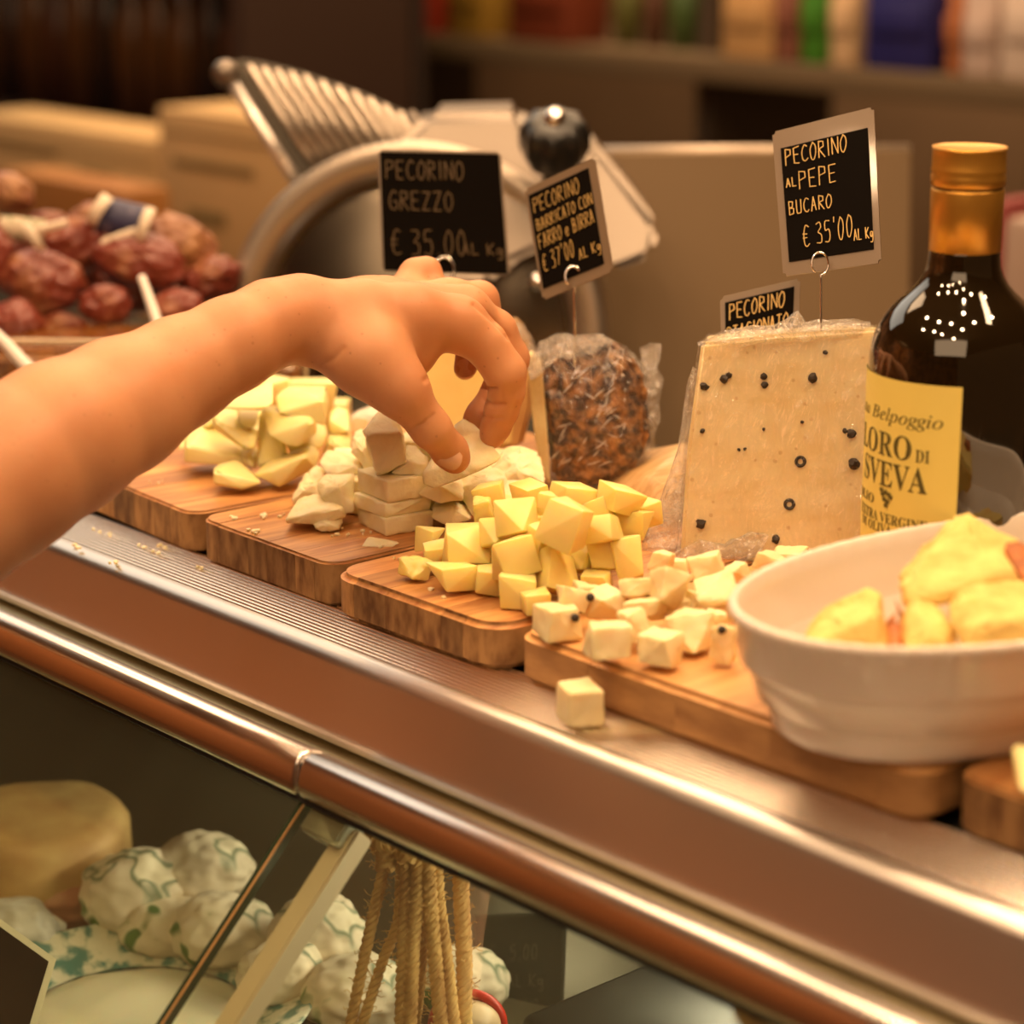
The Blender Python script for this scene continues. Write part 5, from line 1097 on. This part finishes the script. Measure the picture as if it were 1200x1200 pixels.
# wall of dark bottles at upper left
rk = thing('bottle_rack', (-4.0, 2.3, 0), 'dark shelf rack with bottles at the upper left', 'rack')
zr = YP(100, 132, 2.2).z
box('rack_back', (-3.82, 2.54, 1.1), (1.5, .02, 2.2), mat('rack_shade_m', (.02, .009, .004), .7), rk)  # near-black sheet added so this corner stays in painted shade
for k in range(3): box('rack_board', (-3.82, 2.35, zr-.03+k*.42), (1.45, .34, .03), mat('rack_wood', (.03, .012, .005), .6), rk)
for x in (-4.56, -3.09): box('rack_side', (x, 2.35, 1.1), (.04, .34, 2.2), MATS['rack_wood'], rk)
rg = random.Random(4)
for k in range(2):
    for i in range(17):
        x = -4.46+i*.081; r_ = .034; h = rg.uniform(.26, .32); z0_ = zr-.014+k*.42; colb = rg.choice([(.045, .013, .005), (.02, .008, .004), (.07, .025, .006), (.04, .01, .008)])
        tag(link('bottle', lathe_me([(0, 0), (r_, 0), (r_, h*.6), (r_*.4, h*.76), (r_*.38, h), (0, h)], (x, 2.30, z0_), 16, cap=False), mat('bg_b%.2f%.2f' % colb[:2], colb, .25)), 'dark brown bottle standing in the rack at the upper left', 'bottle', 'bottles in the dark rack')
# cartons
CART = mat('carton', (.66, .42, .18), .7, 0, col2=(.62, .39, .16), scale=6); PR = mat('carton_print', (.24, .17, .06), .7)
def carton(lab, x0, y0, x1, y1, Y, prints):
    a = YP(x0, y1, Y); b = YP(x1, y0, Y); zt_ = (YP(x0, y0, Y).z+b.z)/2; a.z = 1.001; t = thing('carton', ((a.x+b.x)/2, Y, a.z), lab, 'box')
    box('carton_body', ((a.x+b.x)/2, Y+.06, (a.z+zt_)/2), (b.x-a.x, .12, zt_-a.z), CART, t, bev=.004)
    box('lid_seam', ((a.x+b.x)/2, Y-.0008, zt_-.03), (b.x-a.x-.02, .002, .003), PR, t)
    for (u0, v0, u1, v1) in prints:
        box('printed_mark', (a.x+(b.x-a.x)*(u0+u1)/2, Y-.001, a.z+(zt_-a.z)*(v0+v1)/2), ((b.x-a.x)*(u1-u0), .002, (zt_-a.z)*(v1-v0)), PR, t)
carton('left tan carton with faint print behind the salami pile', -30, 148, 184, 330, 1.75, [(.15, .80, .50, .83), (.62, .66, .78, .76)])
carton('right tan carton with faint print behind the slicer rod', 193, 140, 420, 350, 1.75, [(.08, .72, .5, .76), (.15, .45, .35, .52)])
bgbox('wooden_crate', 8, 212, 140, 345, 1.50, .07, mat('orange_wood', (.42, .18, .04), .6, 0, col2=(.36, .14, .03), scale=12, stretch=(1, 1, 6)), 'orange wooden crate between the cartons and salami pile', 'crate')
# pink and white packets behind the bottle
for (x0, y0, x1, y1, col, lab) in ((1148, 235, 1172, 340, (.40, .10, .10), 'pinkish red packet right behind the oil bottle'), (1166, 262, 1230, 345, (.42, .30, .24), 'greyish white packet at the right edge behind the oil bottle')):
    a = YP(x0, y1, 1.9); b = YP(x1, y0, 1.9); bm = bmesh.new(); box_bm(bm, ((a.x+b.x)/2, 1.94, (1.0+b.z)/2), (b.x-a.x, .07, b.z-1.0), .0, .01); tag(link('packet', bm2me(bm), mat('pk%.2f' % col[1], col, .5)), lab, 'packet')
